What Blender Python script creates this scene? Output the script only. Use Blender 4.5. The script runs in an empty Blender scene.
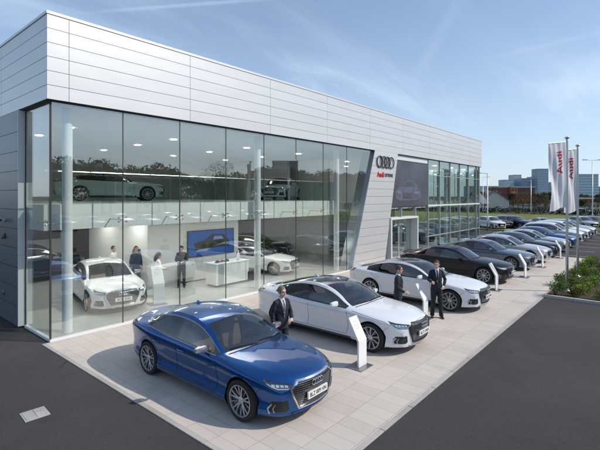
import bpy, bmesh, math, random
from mathutils import Vector, Matrix
from mathutils.bvhtree import BVHTree
from mathutils import noise as mnoise
random.seed(7)
PI = math.pi
scene = bpy.context.scene
COL = scene.collection
R = math.radians
CAMH = 3.8

# ------------------------------------------------------------------ mesh helpers
def new_obj(name, me, parent=None, mats=None):
    o = bpy.data.objects.new(name, me)
    COL.objects.link(o)
    if parent is not None:
        o.parent = parent
    if mats is not None:
        if not isinstance(mats, (list, tuple)):
            mats = [mats]
        for m in mats:
            me.materials.append(m)
    return o

def bm_obj(name, bm, mat, parent=None, smooth=False, angle=35):
    me = bpy.data.meshes.new(name)
    if smooth:
        for f in bm.faces:
            f.smooth = True
        lim = R(angle)
        for e in bm.edges:
            if len(e.link_faces) == 2:
                try:
                    if e.calc_face_angle() > lim:
                        e.smooth = False
                except ValueError:
                    pass
    bm.to_mesh(me)
    bm.free()
    return new_obj(name, me, parent, mat)

def empty(name, loc=(0, 0, 0), rz=0.0, parent=None):
    o = bpy.data.objects.new(name, None)
    COL.objects.link(o)
    o.location = loc
    o.rotation_euler = (0, 0, rz)
    o.empty_display_size = 0.2
    if parent is not None:
        o.parent = parent
    return o

def tag(o, label=None, cat=None, group=None, kind=None):
    if label: o['label'] = label
    if cat: o['category'] = cat
    if group: o['group'] = group
    if kind: o['kind'] = kind
    return o

def box(bm, x0, x1, y0, y1, z0, z1, bevel=0.0, mi=0):
    r = bmesh.ops.create_cube(bm, size=1.0)
    vs = r['verts']
    for v in vs:
        v.co = Vector(((x0 + x1) / 2 + v.co.x * (x1 - x0), (y0 + y1) / 2 + v.co.y * (y1 - y0), (z0 + z1) / 2 + v.co.z * (z1 - z0)))
    fs = set(f for v in vs for f in v.link_faces)
    for f in fs: f.material_index = mi
    if bevel > 0:
        es = list(set(e for v in vs for e in v.link_edges))
        bmesh.ops.bevel(bm, geom=es, offset=bevel, segments=2, affect='EDGES', profile=0.6)

def mbox(name, dims, mat, parent=None, bevel=0.0):
    bm = bmesh.new()
    box(bm, *dims, bevel=bevel)
    return bm_obj(name, bm, mat, parent)

def tube(bm, pts, rad, n=8, caps=True):
    pts = [Vector(p) for p in pts]
    if not isinstance(rad, (list, tuple)): rad = [rad] * len(pts)
    rings = []
    up = None
    for i, p in enumerate(pts):
        if i == 0: d = pts[1] - pts[0]
        elif i == len(pts) - 1: d = pts[-1] - pts[-2]
        else: d = (pts[i + 1] - pts[i]).normalized() + (pts[i] - pts[i - 1]).normalized()
        if d.length < 1e-9: d = Vector((0, 0, 1))
        d.normalize()
        if up is None:
            a = Vector((0, 0, 1)) if abs(d.z) < 0.9 else Vector((1, 0, 0))
            up = (a - d * a.dot(d)).normalized()
        else:
            up = (up - d * up.dot(d))
            if up.length < 1e-6: up = d.orthogonal()
            up.normalize()
        s = d.cross(up)
        r = rad[i]
        rx, ry = (r if isinstance(r, tuple) else (r, r))
        rings.append([bm.verts.new(p + s * (rx * math.cos(2 * PI * k / n)) + up * (ry * math.sin(2 * PI * k / n))) for k in range(n)])
    for a, b in zip(rings, rings[1:]):
        for k in range(n):
            bm.faces.new((a[k], a[(k + 1) % n], b[(k + 1) % n], b[k]))
    if caps:
        bm.faces.new(rings[0][::-1]); bm.faces.new(rings[-1])

def lathe(bm, prof, n=32, axis='Z', c=(0, 0, 0), closed=False):
    """prof: (r, h) list"""
    c = Vector(c)
    rings = []
    for r, h in prof:
        ring = []
        for k in range(n):
            a = 2 * PI * k / n
            if axis == 'Z': p = Vector((r * math.cos(a), r * math.sin(a), h))
            else: p = Vector((h, r * math.cos(a), r * math.sin(a)))
            ring.append(bm.verts.new(c + p))
        rings.append(ring)
    prs = list(zip(rings, rings[1:]))
    if closed: prs.append((rings[-1], rings[0]))
    for a, b in prs:
        for k in range(n):
            bm.faces.new((a[k], a[(k + 1) % n], b[(k + 1) % n], b[k]))
    if not closed:
        if prof[0][0] > 1e-5: bm.faces.new(rings[0][::-1])
        if prof[-1][0] > 1e-5: bm.faces.new(rings[-1])

def ellipsoid(bm, c, r, seg=16, rings=10, rot=None):
    res = bmesh.ops.create_uvsphere(bm, u_segments=seg, v_segments=rings, radius=1.0)
    M = Matrix.Translation(Vector(c)) @ (rot.to_4x4() if rot else Matrix.Identity(4)) @ Matrix.Diagonal((r[0], r[1], r[2], 1))
    bmesh.ops.transform(bm, matrix=M, verts=res['verts'])

def quad(bm, a, b, c, d, mi=0):
    f = bm.faces.new([bm.verts.new(Vector(p)) for p in (a, b, c, d)])
    f.material_index = mi
    return f

def prism(bm, poly, h, M=None):
    """poly in local XY plane extruded by h along local Z"""
    M = M or Matrix.Identity(4)
    a = [bm.verts.new(M @ Vector((p[0], p[1], 0))) for p in poly]
    b = [bm.verts.new(M @ Vector((p[0], p[1], h))) for p in poly]
    n = len(poly)
    bm.faces.new(a[::-1]); bm.faces.new(b)
    for k in range(n):
        bm.faces.new((a[k], a[(k + 1) % n], b[(k + 1) % n], b[k]))

def copy_tree(o, parent=None, matmap=None):
    c = o.copy(); COL.objects.link(c)
    if parent is not None: c.parent = parent
    if matmap and c.type == 'MESH':
        for s in c.material_slots:
            if s.material and s.material.name in matmap:
                m = matmap[s.material.name]
                s.link = 'OBJECT'; s.material = m
    for ch in list(KIDS.get(o.name, [])):
        copy_tree(ch, c, matmap)
    return c

KIDS = {}
def freeze(root):
    """remember the children of every object of a finished thing"""
    def rec(o):
        ch = [x for x in COL.objects if x.parent == o]
        KIDS[o.name] = ch
        for c in ch: rec(c)
    rec(root)

def text_mesh(name, s, size, mat, parent=None, extrude=0.002, bold=0.0, align='CENTER'):
    cu = bpy.data.curves.new('tmp_text', 'FONT')
    cu.body = s; cu.size = size; cu.extrude = extrude; cu.offset = bold
    cu.align_x = align; cu.align_y = 'CENTER'; cu.resolution_u = 3
    t = bpy.data.objects.new('tmp_text', cu); COL.objects.link(t)
    dg = bpy.context.evaluated_depsgraph_get()
    me = bpy.data.meshes.new_from_object(t.evaluated_get(dg))
    bpy.data.objects.remove(t); bpy.data.curves.remove(cu)
    me.name = name
    me.materials.clear()
    return new_obj(name, me, parent, mat)

# ------------------------------------------------------------------ materials
MATS = {}
def mat(name, color, rough=0.5, metal=0.0, coat=0.0, spec=0.5, coat_rough=0.03, var=0.0, vscale=3.0, bump=0.0, bscale=40.0, emit=None, estr=0.0, trans=0.0):
    m = bpy.data.materials.new(name); m.use_nodes = True
    nt = m.node_tree; b = nt.nodes['Principled BSDF']
    b.inputs['Base Color'].default_value = (*color, 1)
    b.inputs['Roughness'].default_value = rough
    b.inputs['Metallic'].default_value = metal
    b.inputs['Coat Weight'].default_value = coat
    b.inputs['Coat Roughness'].default_value = coat_rough
    b.inputs['Specular IOR Level'].default_value = spec
    if emit:
        b.inputs['Emission Color'].default_value = (*emit, 1); b.inputs['Emission Strength'].default_value = estr
    tc = nt.nodes.new('ShaderNodeTexCoord')
    if var > 0:
        n = nt.nodes.new('ShaderNodeTexNoise'); n.inputs['Scale'].default_value = vscale; n.inputs['Detail'].default_value = 6
        r = nt.nodes.new('ShaderNodeValToRGB')
        r.color_ramp.elements[0].position = 0.3; r.color_ramp.elements[1].position = 0.7
        r.color_ramp.elements[0].color = (*[max(0, c * (1 - var)) for c in color], 1)
        r.color_ramp.elements[1].color = (*[min(1, c * (1 + var)) for c in color], 1)
        nt.links.new(tc.outputs['Object'], n.inputs['Vector'])
        nt.links.new(n.outputs['Fac'], r.inputs['Fac']); nt.links.new(r.outputs['Color'], b.inputs['Base Color'])
    if bump > 0:
        n2 = nt.nodes.new('ShaderNodeTexNoise'); n2.inputs['Scale'].default_value = bscale; n2.inputs['Detail'].default_value = 4
        bp = nt.nodes.new('ShaderNodeBump'); bp.inputs['Strength'].default_value = bump; bp.inputs['Distance'].default_value = 0.01
        nt.links.new(tc.outputs['Object'], n2.inputs['Vector'])
        nt.links.new(n2.outputs['Fac'], bp.inputs['Height']); nt.links.new(bp.outputs['Normal'], b.inputs['Normal'])
    MATS[name] = m
    return m

def glass_mat(name, tint, f0, rough=0.0, refl=(1, 1, 1), maxf=1.0, bump=0.0, bscale=0.6):
    """see-through sheet: Schlick mix of a tinted transparent and a glossy lobe, same from both sides"""
    m = bpy.data.materials.new(name); m.use_nodes = True
    nt = m.node_tree; nt.nodes.clear(); N = nt.nodes.new; L = nt.links.new
    out = N('ShaderNodeOutputMaterial'); mix = N('ShaderNodeMixShader')
    tr = N('ShaderNodeBsdfTransparent'); tr.inputs['Color'].default_value = (*tint, 1)
    gl = N('ShaderNodeBsdfGlossy'); gl.inputs['Roughness'].default_value = rough; gl.inputs['Color'].default_value = (*refl, 1)
    geo = N('ShaderNodeNewGeometry'); dot = N('ShaderNodeVectorMath'); dot.operation = 'DOT_PRODUCT'
    L(geo.outputs['Normal'], dot.inputs[0]); L(geo.outputs['Incoming'], dot.inputs[1])
    def M(op, a, b=None):
        n = N('ShaderNodeMath'); n.operation = op
        for i, v in enumerate((a, b)):
            if v is None: continue
            if isinstance(v, (int, float)): n.inputs[i].default_value = v
            else: L(v, n.inputs[i])
        return n.outputs[0]
    c = M('ABSOLUTE', dot.outputs['Value'])
    k = M('POWER', M('SUBTRACT', 1.0, c), 5.0)
    f = M('MINIMUM', M('ADD', M('MULTIPLY', k, 1 - f0), f0), maxf)
    if bump > 0:
        tc = N('ShaderNodeTexCoord'); n2 = N('ShaderNodeTexNoise'); n2.inputs['Scale'].default_value = bscale; n2.inputs['Detail'].default_value = 1
        bp = N('ShaderNodeBump'); bp.inputs['Strength'].default_value = bump; bp.inputs['Distance'].default_value = 0.02
        L(tc.outputs['Object'], n2.inputs['Vector']); L(n2.outputs['Fac'], bp.inputs['Height']); L(bp.outputs['Normal'], gl.inputs['Normal'])
    L(f, mix.inputs[0]); L(tr.outputs[0], mix.inputs[1]); L(gl.outputs[0], mix.inputs[2]); L(mix.outputs[0], out.inputs['Surface'])
    MATS[name] = m
    return m

def paint(name, col, metal=0.0, rough=0.35):
    m = mat(name, col, rough=rough, metal=metal, coat=1.0, coat_rough=0.02, spec=0.15)
    if metal > 0.2:   # metallic flake
        nt = m.node_tree; b = nt.nodes['Principled BSDF']
        tc = nt.nodes.new('ShaderNodeTexCoord'); v = nt.nodes.new('ShaderNodeTexVoronoi'); v.inputs['Scale'].default_value = 900
        mr = nt.nodes.new('ShaderNodeMapRange'); mr.inputs['To Min'].default_value = rough - 0.06; mr.inputs['To Max'].default_value = rough + 0.1
        nt.links.new(tc.outputs['Object'], v.inputs['Vector']); nt.links.new(v.outputs['Distance'], mr.inputs['Value'])
        nt.links.new(mr.outputs['Result'], b.inputs['Roughness'])
    return m

P_BLUE = paint('paint_blue', (0.001, 0.070, 0.260), 0.75, 0.3)
P_WHITE = paint('paint_white', (0.74, 0.76, 0.78), 0.0, 0.35)
P_BLACK = paint('paint_black', (0.008, 0.008, 0.010), 0.0, 0.3)
P_BLACK.node_tree.nodes['Principled BSDF'].inputs['Coat Weight'].default_value = .45
P_GREYB = paint('paint_greyblue', (0.12, 0.155, 0.21), 0.5, 0.32)
P_SILV = paint('paint_silver', (0.55, 0.57, 0.60), 0.5, 0.32)
P_DGREY = paint('paint_darkgrey', (0.04, 0.048, 0.06), 0.4, 0.32)
P_NAVY = paint('paint_navy', (0.008, 0.018, 0.05), 0.3, 0.3)
P_GREEN = paint('paint_greygreen', (0.56, 0.63, 0.61), 0.1, 0.32)
P_MIDB = paint('paint_midblue', (0.02, 0.10, 0.32), 0.4, 0.3)
P_RED = paint('paint_red', (0.30, 0.01, 0.01), 0.1, 0.3)
P_BRONZE = paint('paint_bronze', (0.10, 0.08, 0.06), 0.4, 0.35)
M_CHROME = mat('chrome', (0.75, 0.76, 0.78), 0.12, 1.0)
M_SATIN = mat('satin_silver', (0.55, 0.56, 0.58), 0.3, 0.9)
M_TRIM = mat('bright_trim', (0.72, 0.73, 0.74), 0.3, 0.35)
M_BARS = mat('grille_bar_metal', (0.22, 0.225, 0.23), 0.3, 0.9)
M_PLASTIC = mat('black_plastic', (0.012, 0.012, 0.013), 0.45)
M_GLOSSBK = mat('gloss_black', (0.006, 0.006, 0.008), 0.12, coat=1.0)
M_GAP = mat('gap_dark', (0.004, 0.004, 0.005), 0.7)
M_TYRE = mat('tyre_rubber', (0.012, 0.012, 0.012), 0.75, var=0.2, vscale=20)
M_RIM = mat('rim_silver', (0.50, 0.51, 0.53), 0.28, 0.85)
M_BRAKE = mat('brake_disc', (0.12, 0.12, 0.125), 0.4, 0.8)
M_SEAT = mat('tan_leather', (0.42, 0.25, 0.16), 0.5, var=0.1)
M_SEATBK = mat('black_leather', (0.02, 0.02, 0.022), 0.5)
M_DASH = mat('dash_grey', (0.03, 0.03, 0.033), 0.6)
M_SILL = mat('sill_grey', (0.10, 0.105, 0.11), 0.45, 0.3)
M_CARGLASS = glass_mat('car_glass', (0.42, 0.49, 0.51), 0.15)
M_PRIVACY = glass_mat('car_glass_dark', (0.10, 0.13, 0.14), 0.10)
M_LENS = glass_mat('headlight_lens', (0.75, 0.8, 0.85), 0.08)
M_LAMPIN = mat('lamp_inner', (0.10, 0.11, 0.13), 0.25, 0.7)
M_LED = mat('lamp_led', (0.85, 0.88, 0.92), 0.2, 0.3, coat=1)
M_TAIL = mat('tail_red', (0.35, 0.006, 0.01), 0.15, coat=1.0)
M_PLATE = mat('plate_white', (0.78, 0.78, 0.76), 0.4)
M_PLATETX = mat('plate_black', (0.01, 0.01, 0.01), 0.4)

# ------------------------------------------------------------------ pchip tables
def pchip(tab):
    xs = [a for a, b in tab]; ys = [b for a, b in tab]; n = len(xs)
    h = [xs[i + 1] - xs[i] for i in range(n - 1)]; d = [(ys[i + 1] - ys[i]) / h[i] for i in range(n - 1)]
    m = [0.0] * n; m[0] = d[0]; m[-1] = d[-1]
    for i in range(1, n - 1):
        if d[i - 1] * d[i] > 0:
            w1 = 2 * h[i] + h[i - 1]; w2 = h[i] + 2 * h[i - 1]
            m[i] = (w1 + w2) / (w1 / d[i - 1] + w2 / d[i])
    def f(x):
        if x <= xs[0]: return ys[0]
        if x >= xs[-1]: return ys[-1]
        i = 0
        while x > xs[i + 1]: i += 1
        t = (x - xs[i]) / h[i]
        return ((2 * t**3 - 3 * t**2 + 1) * ys[i] + (t**3 - 2 * t**2 + t) * h[i] * m[i] + (-2 * t**3 + 3 * t**2) * ys[i + 1] + (t**3 - t**2) * h[i] * m[i + 1])
    return f

def catmull(P, sub):
    out = []
    n = len(P)
    for i in range(n - 1):
        p0 = P[max(i - 1, 0)]; p1 = P[i]; p2 = P[i + 1]; p3 = P[min(i + 2, n - 1)]
        for s in range(sub):
            t = s / sub
            out.append(tuple(0.5 * ((2 * b) + (-a + c) * t + (2 * a - 5 * b + 4 * c - d) * t * t + (-a + 3 * b - 3 * c + d) * t**3) for a, b, c, d in zip(p0, p1, p2, p3)))
    out.append(tuple(P[-1]))
    return out
# ------------------------------------------------------------------ wheels
def wheel_obj(parent, loc, side, r=0.345, style=0, w=0.235):
    """side=+1: outer face towards +x"""
    bm = bmesh.new()
    s = side
    ro = r * 0.745
    # barrel + hub + disc, dark
    lathe(bm, [(ro - 0.002, -s * w * 0.45), (ro - 0.002, s * w * 0.30), (ro - 0.03, s * w * 0.2), (ro - 0.05, -s * 0.01), (0.03, -s * 0.012)], 40, 'X')
    wheel = bm_obj('wheel', bm, M_BRAKE, parent, True)
    wheel.location = loc
    bm = bmesh.new()
    prof = [(ro, -w * 0.42), (ro + 0.02, -w * 0.5), (r - 0.02, -w * 0.5), (r - 0.004, -w * 0.42), (r, -w * 0.3), (r, w * 0.3), (r - 0.004, w * 0.42), (r - 0.02, w * 0.5), (ro + 0.02, w * 0.5), (ro, w * 0.42)]
    lathe(bm, prof, 48, 'X', closed=True)
    bm_obj('tyre', bm, M_TYRE, wheel, True, 40)
    bm = bmesh.new()
    lathe(bm, [(ro + 0.004, s * w * 0.40), (ro + 0.006, s * w * 0.5), (ro - 0.012, s * w * 0.5), (ro - 0.02, s * w * 0.34)], 48, 'X', closed=True)
    lathe(bm, [(0.062, s * w * 0.12), (0.062, s * w * 0.36), (0.045, s * w * 0.40), (0.0001, s * w * 0.40)], 20, 'X')
    n = 5 if style == 0 else (10 if style == 1 else 7)
    def spoke(a0, a1, r0, r1, w0, w1, h0, h1, dep=0.045):
        pts = []
        for (a, rr, ww, hh) in ((a0, r0, w0, h0), ((a0 + a1) / 2, (r0 + r1) / 2, (w0 + w1) / 2, (h0 + h1) / 2 + 0.006), (a1, r1, w1, h1)):
            c = Vector((0, rr * math.cos(a), rr * math.sin(a))); t = Vector((0, -math.sin(a), math.cos(a)))
            pts.append([c + t * ww + Vector((s * (hh - 0.006), 0, 0)), c + t * ww * 0.5 + Vector((s * hh, 0, 0)), c - t * ww * 0.5 + Vector((s * hh, 0, 0)), c - t * ww + Vector((s * (hh - 0.006), 0, 0)),
                        c - t * ww * 0.8 + Vector((s * (hh - dep), 0, 0)), c + t * ww * 0.8 + Vector((s * (hh - dep), 0, 0))])
        rr_ = [[bm.verts.new(p) for p in ring] for ring in pts]
        for a, b in zip(rr_, rr_[1:]):
            for k in range(6): bm.faces.new((a[k], a[(k + 1) % 6], b[(k + 1) % 6], b[k]))
        bm.faces.new(rr_[0]); bm.faces.new(rr_[-1])
    for k in range(n):
        a = 2 * PI * k / n + 0.3
        if style == 0:
            d = 0.19
            spoke(a - 0.10, a - d, 0.05, ro - 0.008, 0.014, 0.011, w * 0.37, w * 0.44)
            spoke(a + 0.10, a + d, 0.05, ro - 0.008, 0.014, 0.011, w * 0.37, w * 0.44)
            spoke(a + 2 * PI / 10 - 0.02, a + 2 * PI / 10, 0.09, ro - 0.008, 0.006, 0.009, w * 0.30, w * 0.42, 0.03)
        elif style == 1:
            spoke(a, a + 0.08, 0.05, ro - 0.008, 0.012, 0.012, w * 0.36, w * 0.44)
            spoke(a + 0.3, a + 0.22, 0.10, ro - 0.008, 0.005, 0.007, w * 0.30, w * 0.42, 0.03)
        else:
            spoke(a, a, 0.05, ro - 0.008, 0.022, 0.018, w * 0.36, w * 0.42)
    bmesh.ops.recalc_face_normals(bm, faces=bm.faces)
    bm_obj('rim', bm, M_RIM, wheel)
    return wheel

# ------------------------------------------------------------------ car
STY = {
 'saloon': dict(L=4.94, fa=0.92, ra=3.85, cowl=1.40, head=2.14, rw0=3.55, rw1=4.26, dlo=4.05,
   zt=[(0, .745), (.06, .795), (.2, .838), (.5, .893), (.9, .943), (1.2, .973), (1.40, .990), (1.6, 1.090), (1.85, 1.245), (2.14, 1.375), (2.4, 1.425), (2.75, 1.448), (3.1, 1.442), (3.55, 1.392), (3.8, 1.318), (4.05, 1.215), (4.26, 1.125), (4.5, 1.100), (4.85, 1.090), (4.94, 1.06)],
   zr=[(0, .722), (.1, .782), (.3, .836), (.6, .880), (1.0, .922), (1.40, .950), (1.6, 1.045), (1.85, 1.180), (2.14, 1.302), (2.4, 1.362), (2.75, 1.392), (3.1, 1.386), (3.55, 1.325), (3.8, 1.250), (4.05, 1.145), (4.26, 1.065), (4.5, 1.052), (4.85, 1.04), (4.94, .99)]),
 'fastback': dict(L=4.97, fa=0.92, ra=3.85, cowl=1.40, head=2.14, rw0=3.45, rw1=4.52, dlo=4.12,
   zt=[(0, .745), (.06, .790), (.2, .830), (.5, .885), (.9, .937), (1.2, .968), (1.40, .986), (1.6, 1.07), (1.85, 1.225), (2.14, 1.355), (2.4, 1.405), (2.75, 1.425), (3.1, 1.41), (3.45, 1.355), (3.8, 1.275), (4.15, 1.175), (4.52, 1.075), (4.7, 1.05), (4.9, 1.05), (4.97, 1.02)],
   zr=[(0, .722), (.1, .778), (.3, .828), (.6, .872), (1.0, .916), (1.40, .947), (1.6, 1.025), (1.85, 1.155), (2.14, 1.27), (2.4, 1.33), (2.75, 1.368), (3.1, 1.358), (3.45, 1.305), (3.8, 1.215), (4.15, 1.10), (4.4, 1.045), (4.7, 1.015), (4.9, 1.01), (4.97, .97)]),
 'suv': dict(L=4.70, fa=0.90, ra=3.72, cowl=1.22, head=1.92, rw0=4.05, rw1=4.52, dlo=4.15,
   zt=[(0, .86), (.06, .93), (.2, .98), (.5, 1.04), (.9, 1.10), (1.22, 1.14), (1.5, 1.32), (1.92, 1.555), (2.3, 1.625), (2.8, 1.645), (3.4, 1.62), (4.05, 1.53), (4.3, 1.36), (4.52, 1.17), (4.62, 1.10), (4.70, 1.02)],
   zr=[(0, .83), (.1, .90), (.3, .96), (.6, 1.01), (1.0, 1.06), (1.22, 1.09), (1.5, 1.25), (1.92, 1.46), (2.3, 1.54), (2.8, 1.565), (3.4, 1.54), (4.05, 1.45), (4.3, 1.29), (4.52, 1.13), (4.62, 1.07), (4.70, .98)]),
}

def make_car(name, style, body_mat, roof_mat, seat_mat, sill_mat, rim_style=0, simple=False, plate='BLZ 009 HN', trim=None, arch_trim=None):
    S = STY[style]; L = S['L']; suv = style == 'suv'
    dz = 0.13 if suv else 0.0
    zt = pchip(S['zt']); zr = pchip(S['zr'])
    k = L / 4.94
    def T(tab, off=0.0): return pchip([(a * k, b + off) for a, b in tab])
    ws = T([(0, .70), (.06, .765), (.15, .82), (.3, .872), (.6, .928), (.92, .944), (1.4, .934), (2.5, .930), (3.2, .936), (3.85, .952), (4.3, .925), (4.6, .885), (4.8, .83), (4.94, .74)])
    zs = T([(0, .55), (.2, .66), (.6, .735), (1.2, .775), (2.5, .79), (3.85, .84), (4.6, .88), (4.94, .84)], dz)
    zb = T([(0, .64), (.1, .725), (.3, .800), (.6, .845), (1.0, .885), (1.4, .912), (1.8, .925), (2.5, .938), (3.2, .958), (3.7, .985), (4.0, 1.00), (4.4, 1.01), (4.8, .99), (4.94, .92)], dz)
    xb = T([(0, .60), (.1, .68), (.3, .755), (.6, .805), (1.0, .838), (1.4, .852), (2.0, .866), (3, .868), (3.6, .856), (4.2, .82), (4.7, .755), (4.94, .66)])
    xr = T([(0, .45), (.1, .52), (.3, .60), (.6, .66), (1.0, .71), (1.38, .765), (1.6, .735), (1.85, .685), (2.14, .650), (2.6, .615), (3.2, .60), (3.6, .60), (4.0, .60), (4.3, .64), (4.6, .62), (4.94, .5)])
    if suv: xr = T([(0, .45), (.1, .52), (.3, .60), (.6, .66), (1.0, .72), (1.3, .775), (1.6, .745), (2.1, .675), (2.6, .655), (3.2, .645), (3.9, .63), (4.3, .64), (4.75, .63), (4.94, .55)])
    zl = T([(0, .20), (.3, .175), (1, .18), (4, .19), (4.5, .23), (4.94, .28)], 0.05 if suv else 0)
    cc = T([(0, .24), (.5, .20), (1.40, .16), (2.14, .09), (3, 0), (3.6, -.05), (4.3, -.10), (4.94, -.14)])
    bul = pchip([(.15, .07), (.3, .03), (.48, 0), (.66, 0.0), (.76, .035), (.95, .05)]) if not suv else pchip([(.15, .07), (.35, .02), (.6, 0), (.8, 0), (.95, .04)])
    bur = pchip([(.2, -.09), (.4, -.03), (.6, 0), (.85, 0), (1.1, -.03)])
    def Y(t, x, z):
        y = t + cc(t) * (x / .8) ** 2
        y += bul(z) * max(0, 1 - t / .5) + bur(z) * max(0, 1 - (L - t) / .4)
        return y - L / 2
    GF = [0.0, .07, .25, .45, .65, .84, 1.0]     # side glass rows
    TF = [0.0, .07, .2, .35, .5, .65, .8, .9, 1.0]
    SUB = 3
    def section(t):
        W = ws(t); zS = zs(t); zB = zb(t); lo = zl(t); x_b = xb(t)
        side = [(W - .12, lo), (W - .04, lo + .02), (W - .006, lo + .13), (W - .044, lo + .25 + .3 * (zS - lo - .45)), (W, zS), (W - .013, zS + .016), (W - .022, zS + (zB - zS) * .6), (x_b, zB)]
        pts = catmull(side, SUB)
        xR = xr(t); zR = max(zr(t), zB + 0.004)
        for f in GF[1:]:
            b = 0.028 * math.sin(PI * f) * min(1, (zR - zB) / .3)
            pts.append((x_b + (xR - x_b) * f + b, zB + (zR - zB) * f + b * .3))
        zT = zt(t)
        for f in TF[1:]:
            rg = .005 * min(1, t / .25) * max(0, min(1, (S['cowl'] + .05 - t) / .25)) if f == .35 else 0.0
            pts.append((xR * (1 - f), zR + (zT - zR) * (1 - (1 - f) ** 2.2) + rg))
        return pts
    nS = 7 * SUB
    nG = nS + len(GF) - 1
    n_half = nG + len(TF)       # last index = centre
    # stations
    keys = [0, .02, .05, .09, .14, S['cowl'], S['head'], S['rw0'], S['rw1'], S['dlo'], 2.78, 2.86, L - .14, L - .08, L - .04, L]
    keys = sorted(set(keys)); ts = []
    step = 0.045 if not simple else 0.09
    for a, b in zip(keys, keys[1:]):
        m = max(1, int(round((b - a) / step)))
        ts += [a + (b - a) * i / m for i in range(m)]
    ts.append(L)
    V = []; NI = len(ts)
    half = [section(t) for t in ts]
    # full row: left (x<0) bottom -> centre -> right bottom
    NR = 2 * (n_half - 1) + 1
    def rowpt(i, j):
        t = ts[i]
        if j < n_half: x, z = half[i][j]; x = -x
        else: x, z = half[i][NR - 1 - j]
        return (x, Y(t, x, z), z)
    grid = [[Vector(rowpt(i, j)) for j in range(NR)] for i in range(NI)]
    def cap(i, M=12):
        rows = []
        for j in range(n_half):
            x, z = half[i][j]
            rows.append([Vector((-x + 2 * x * m / M, Y(ts[i], -x + 2 * x * m / M, z), z)) for m in range(M + 1)])
        return rows
    caps = [cap(0), cap(NI - 1)]
    # full BVH
    bm = bmesh.new()
    def add_grid(bm, g):
        vv = [[bm.verts.new(p) for p in r] for r in g]
        for a, b in zip(vv, vv[1:]):
            for c in range(len(a) - 1):
                try: bm.faces.new((a[c], b[c], b[c + 1], a[c + 1]))
                except ValueError: pass
        return vv
    add_grid(bm, grid); add_grid(bm, caps[0]); add_grid(bm, caps[1])
    bvh = BVHTree.FromBMesh(bm); bm.free()
    ctr = Vector((0, 0, .6))
    # wheel arches
    RA = 0.385 if not suv else 0.40
    wr = 0.345 if not suv else 0.365
    wc = [(S['fa'] - L / 2, wr), (S['ra'] - L / 2, wr)]
    def dist(p):
        best = None
        for (cy, cz) in wc:
            d = math.hypot(p.y - cy, p.z - cz)
            if best is None or d < best[0]: best = (d, cy, cz)
        return best
    def cat(i, j):
        t = (ts[i] + ts[i + 1]) / 2
        jj = j if j < n_half - 1 else NR - 2 - j     # mirrored face row
        if jj < SUB * 2 - 1 and S['fa'] + .3 < t < S['ra'] - .3: return 'sill'
        if jj < nS: return 'body'
        if jj < nG:
            g = jj - nS; pil = 'pillar' + ('L' if j < n_half - 1 else 'R')
            if 1 <= g <= len(GF) - 3 and S['cowl'] + 0.04 < t < S['dlo'] and True:
                if 2.78 < t < 2.86: return pil
                side = 'L' if j < n_half - 1 else 'R'
                return ('wf' if t < 2.8 else 'wr') + side
            if g == 0 and S['cowl'] + .04 < t < S['dlo']: return pil
            if t > S['head'] and t < S['rw0'] and g == len(GF) - 2: return 'body'
            return 'body'
        g = jj - nG
        if S['cowl'] < t < S['head'] and g >= 1: return 'windscreen'
        if S['rw0'] < t < S['rw1'] and g >= 1: return 'rear'
        if S['head'] < t < S['rw0'] and g >= 1: return 'roof'
        return 'body'
    bms = {}
    used = {}
    def vert(c, key, p):
        if c not in bms: bms[c] = bmesh.new(); used[c] = {}
        u = used[c]
        if key not in u: u[key] = bms[c].verts.new(p)
        return u[key]
    P = {}
    for i in range(NI):
        for j in range(NR):
            p = grid[i][j].copy()
            P[(i, j)] = p
    kill = set()
    orig = {k_: v.copy() for k_, v in P.items()}
    for i in range(NI - 1):
        for j in range(NR - 1):
            jj = j if j < n_half - 1 else NR - 2 - j
            if jj >= nS: continue
            q = [(i, j), (i + 1, j), (i + 1, j + 1), (i, j + 1)]
            if all(dist(orig[a])[0] < RA for a in q): kill.add((i, j))
    for i in range(NI):
        for j in range(NR):
            jj = min(j, NR - 1 - j)
            if jj > nS: continue
            p = P[(i, j)]; d, cy, cz = dist(p)
            if d < RA and d > 1e-4:
                p.y = cy + (p.y - cy) / d * RA; p.z = cz + (p.z - cz) / d * RA
    for i in range(NI - 1):
        for j in range(NR - 1):
            if (i, j) in kill: continue
            c = cat(i, j)
            vs = [vert(c, a, P[a]) for a in ((i, j), (i + 1, j), (i + 1, j + 1), (i, j + 1))]
            try: bms[c].faces.new(vs)
            except ValueError: pass
    for rows in caps:
        add_grid(bms['body'], rows)
    root = empty(name)
    def fin(c, nm, m, parent=root, ang=32):
        b = bms[c]
        bmesh.ops.remove_doubles(b, verts=b.verts, dist=0.0006)
        bmesh.ops.recalc_face_normals(b, faces=b.faces)
        # point outward
        s = 0
        for f in b.faces: s += f.normal.dot(f.calc_center_median() - ctr)
        if s < 0: bmesh.ops.reverse_faces(b, faces=b.faces)
        return bm_obj(nm, b, m, parent, True, ang)
    fin('body', 'body', body_mat); fin('sill', 'sill', sill_mat, ang=50); fin('roof', 'roof', roof_mat)
    fin('windscreen', 'windscreen', M_CARGLASS); fin('rear', 'rear_window', M_PRIVACY)
    for w_ in ('wfL', 'wfR'): fin(w_, 'side_window', M_CARGLASS)
    for w_ in ('wrL', 'wrR'): fin(w_, 'side_window', M_PRIVACY if True else M_CARGLASS)
    fin('pillarL', 'window_frame', M_GLOSSBK); fin('pillarR', 'window_frame', M_GLOSSBK)

    # projection helpers -------------------------------------------------
    def cast(o, d):
        h = bvh.ray_cast(Vector(o), Vector(d).normalized(), 6.0)
        return h[0], h[1]
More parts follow.
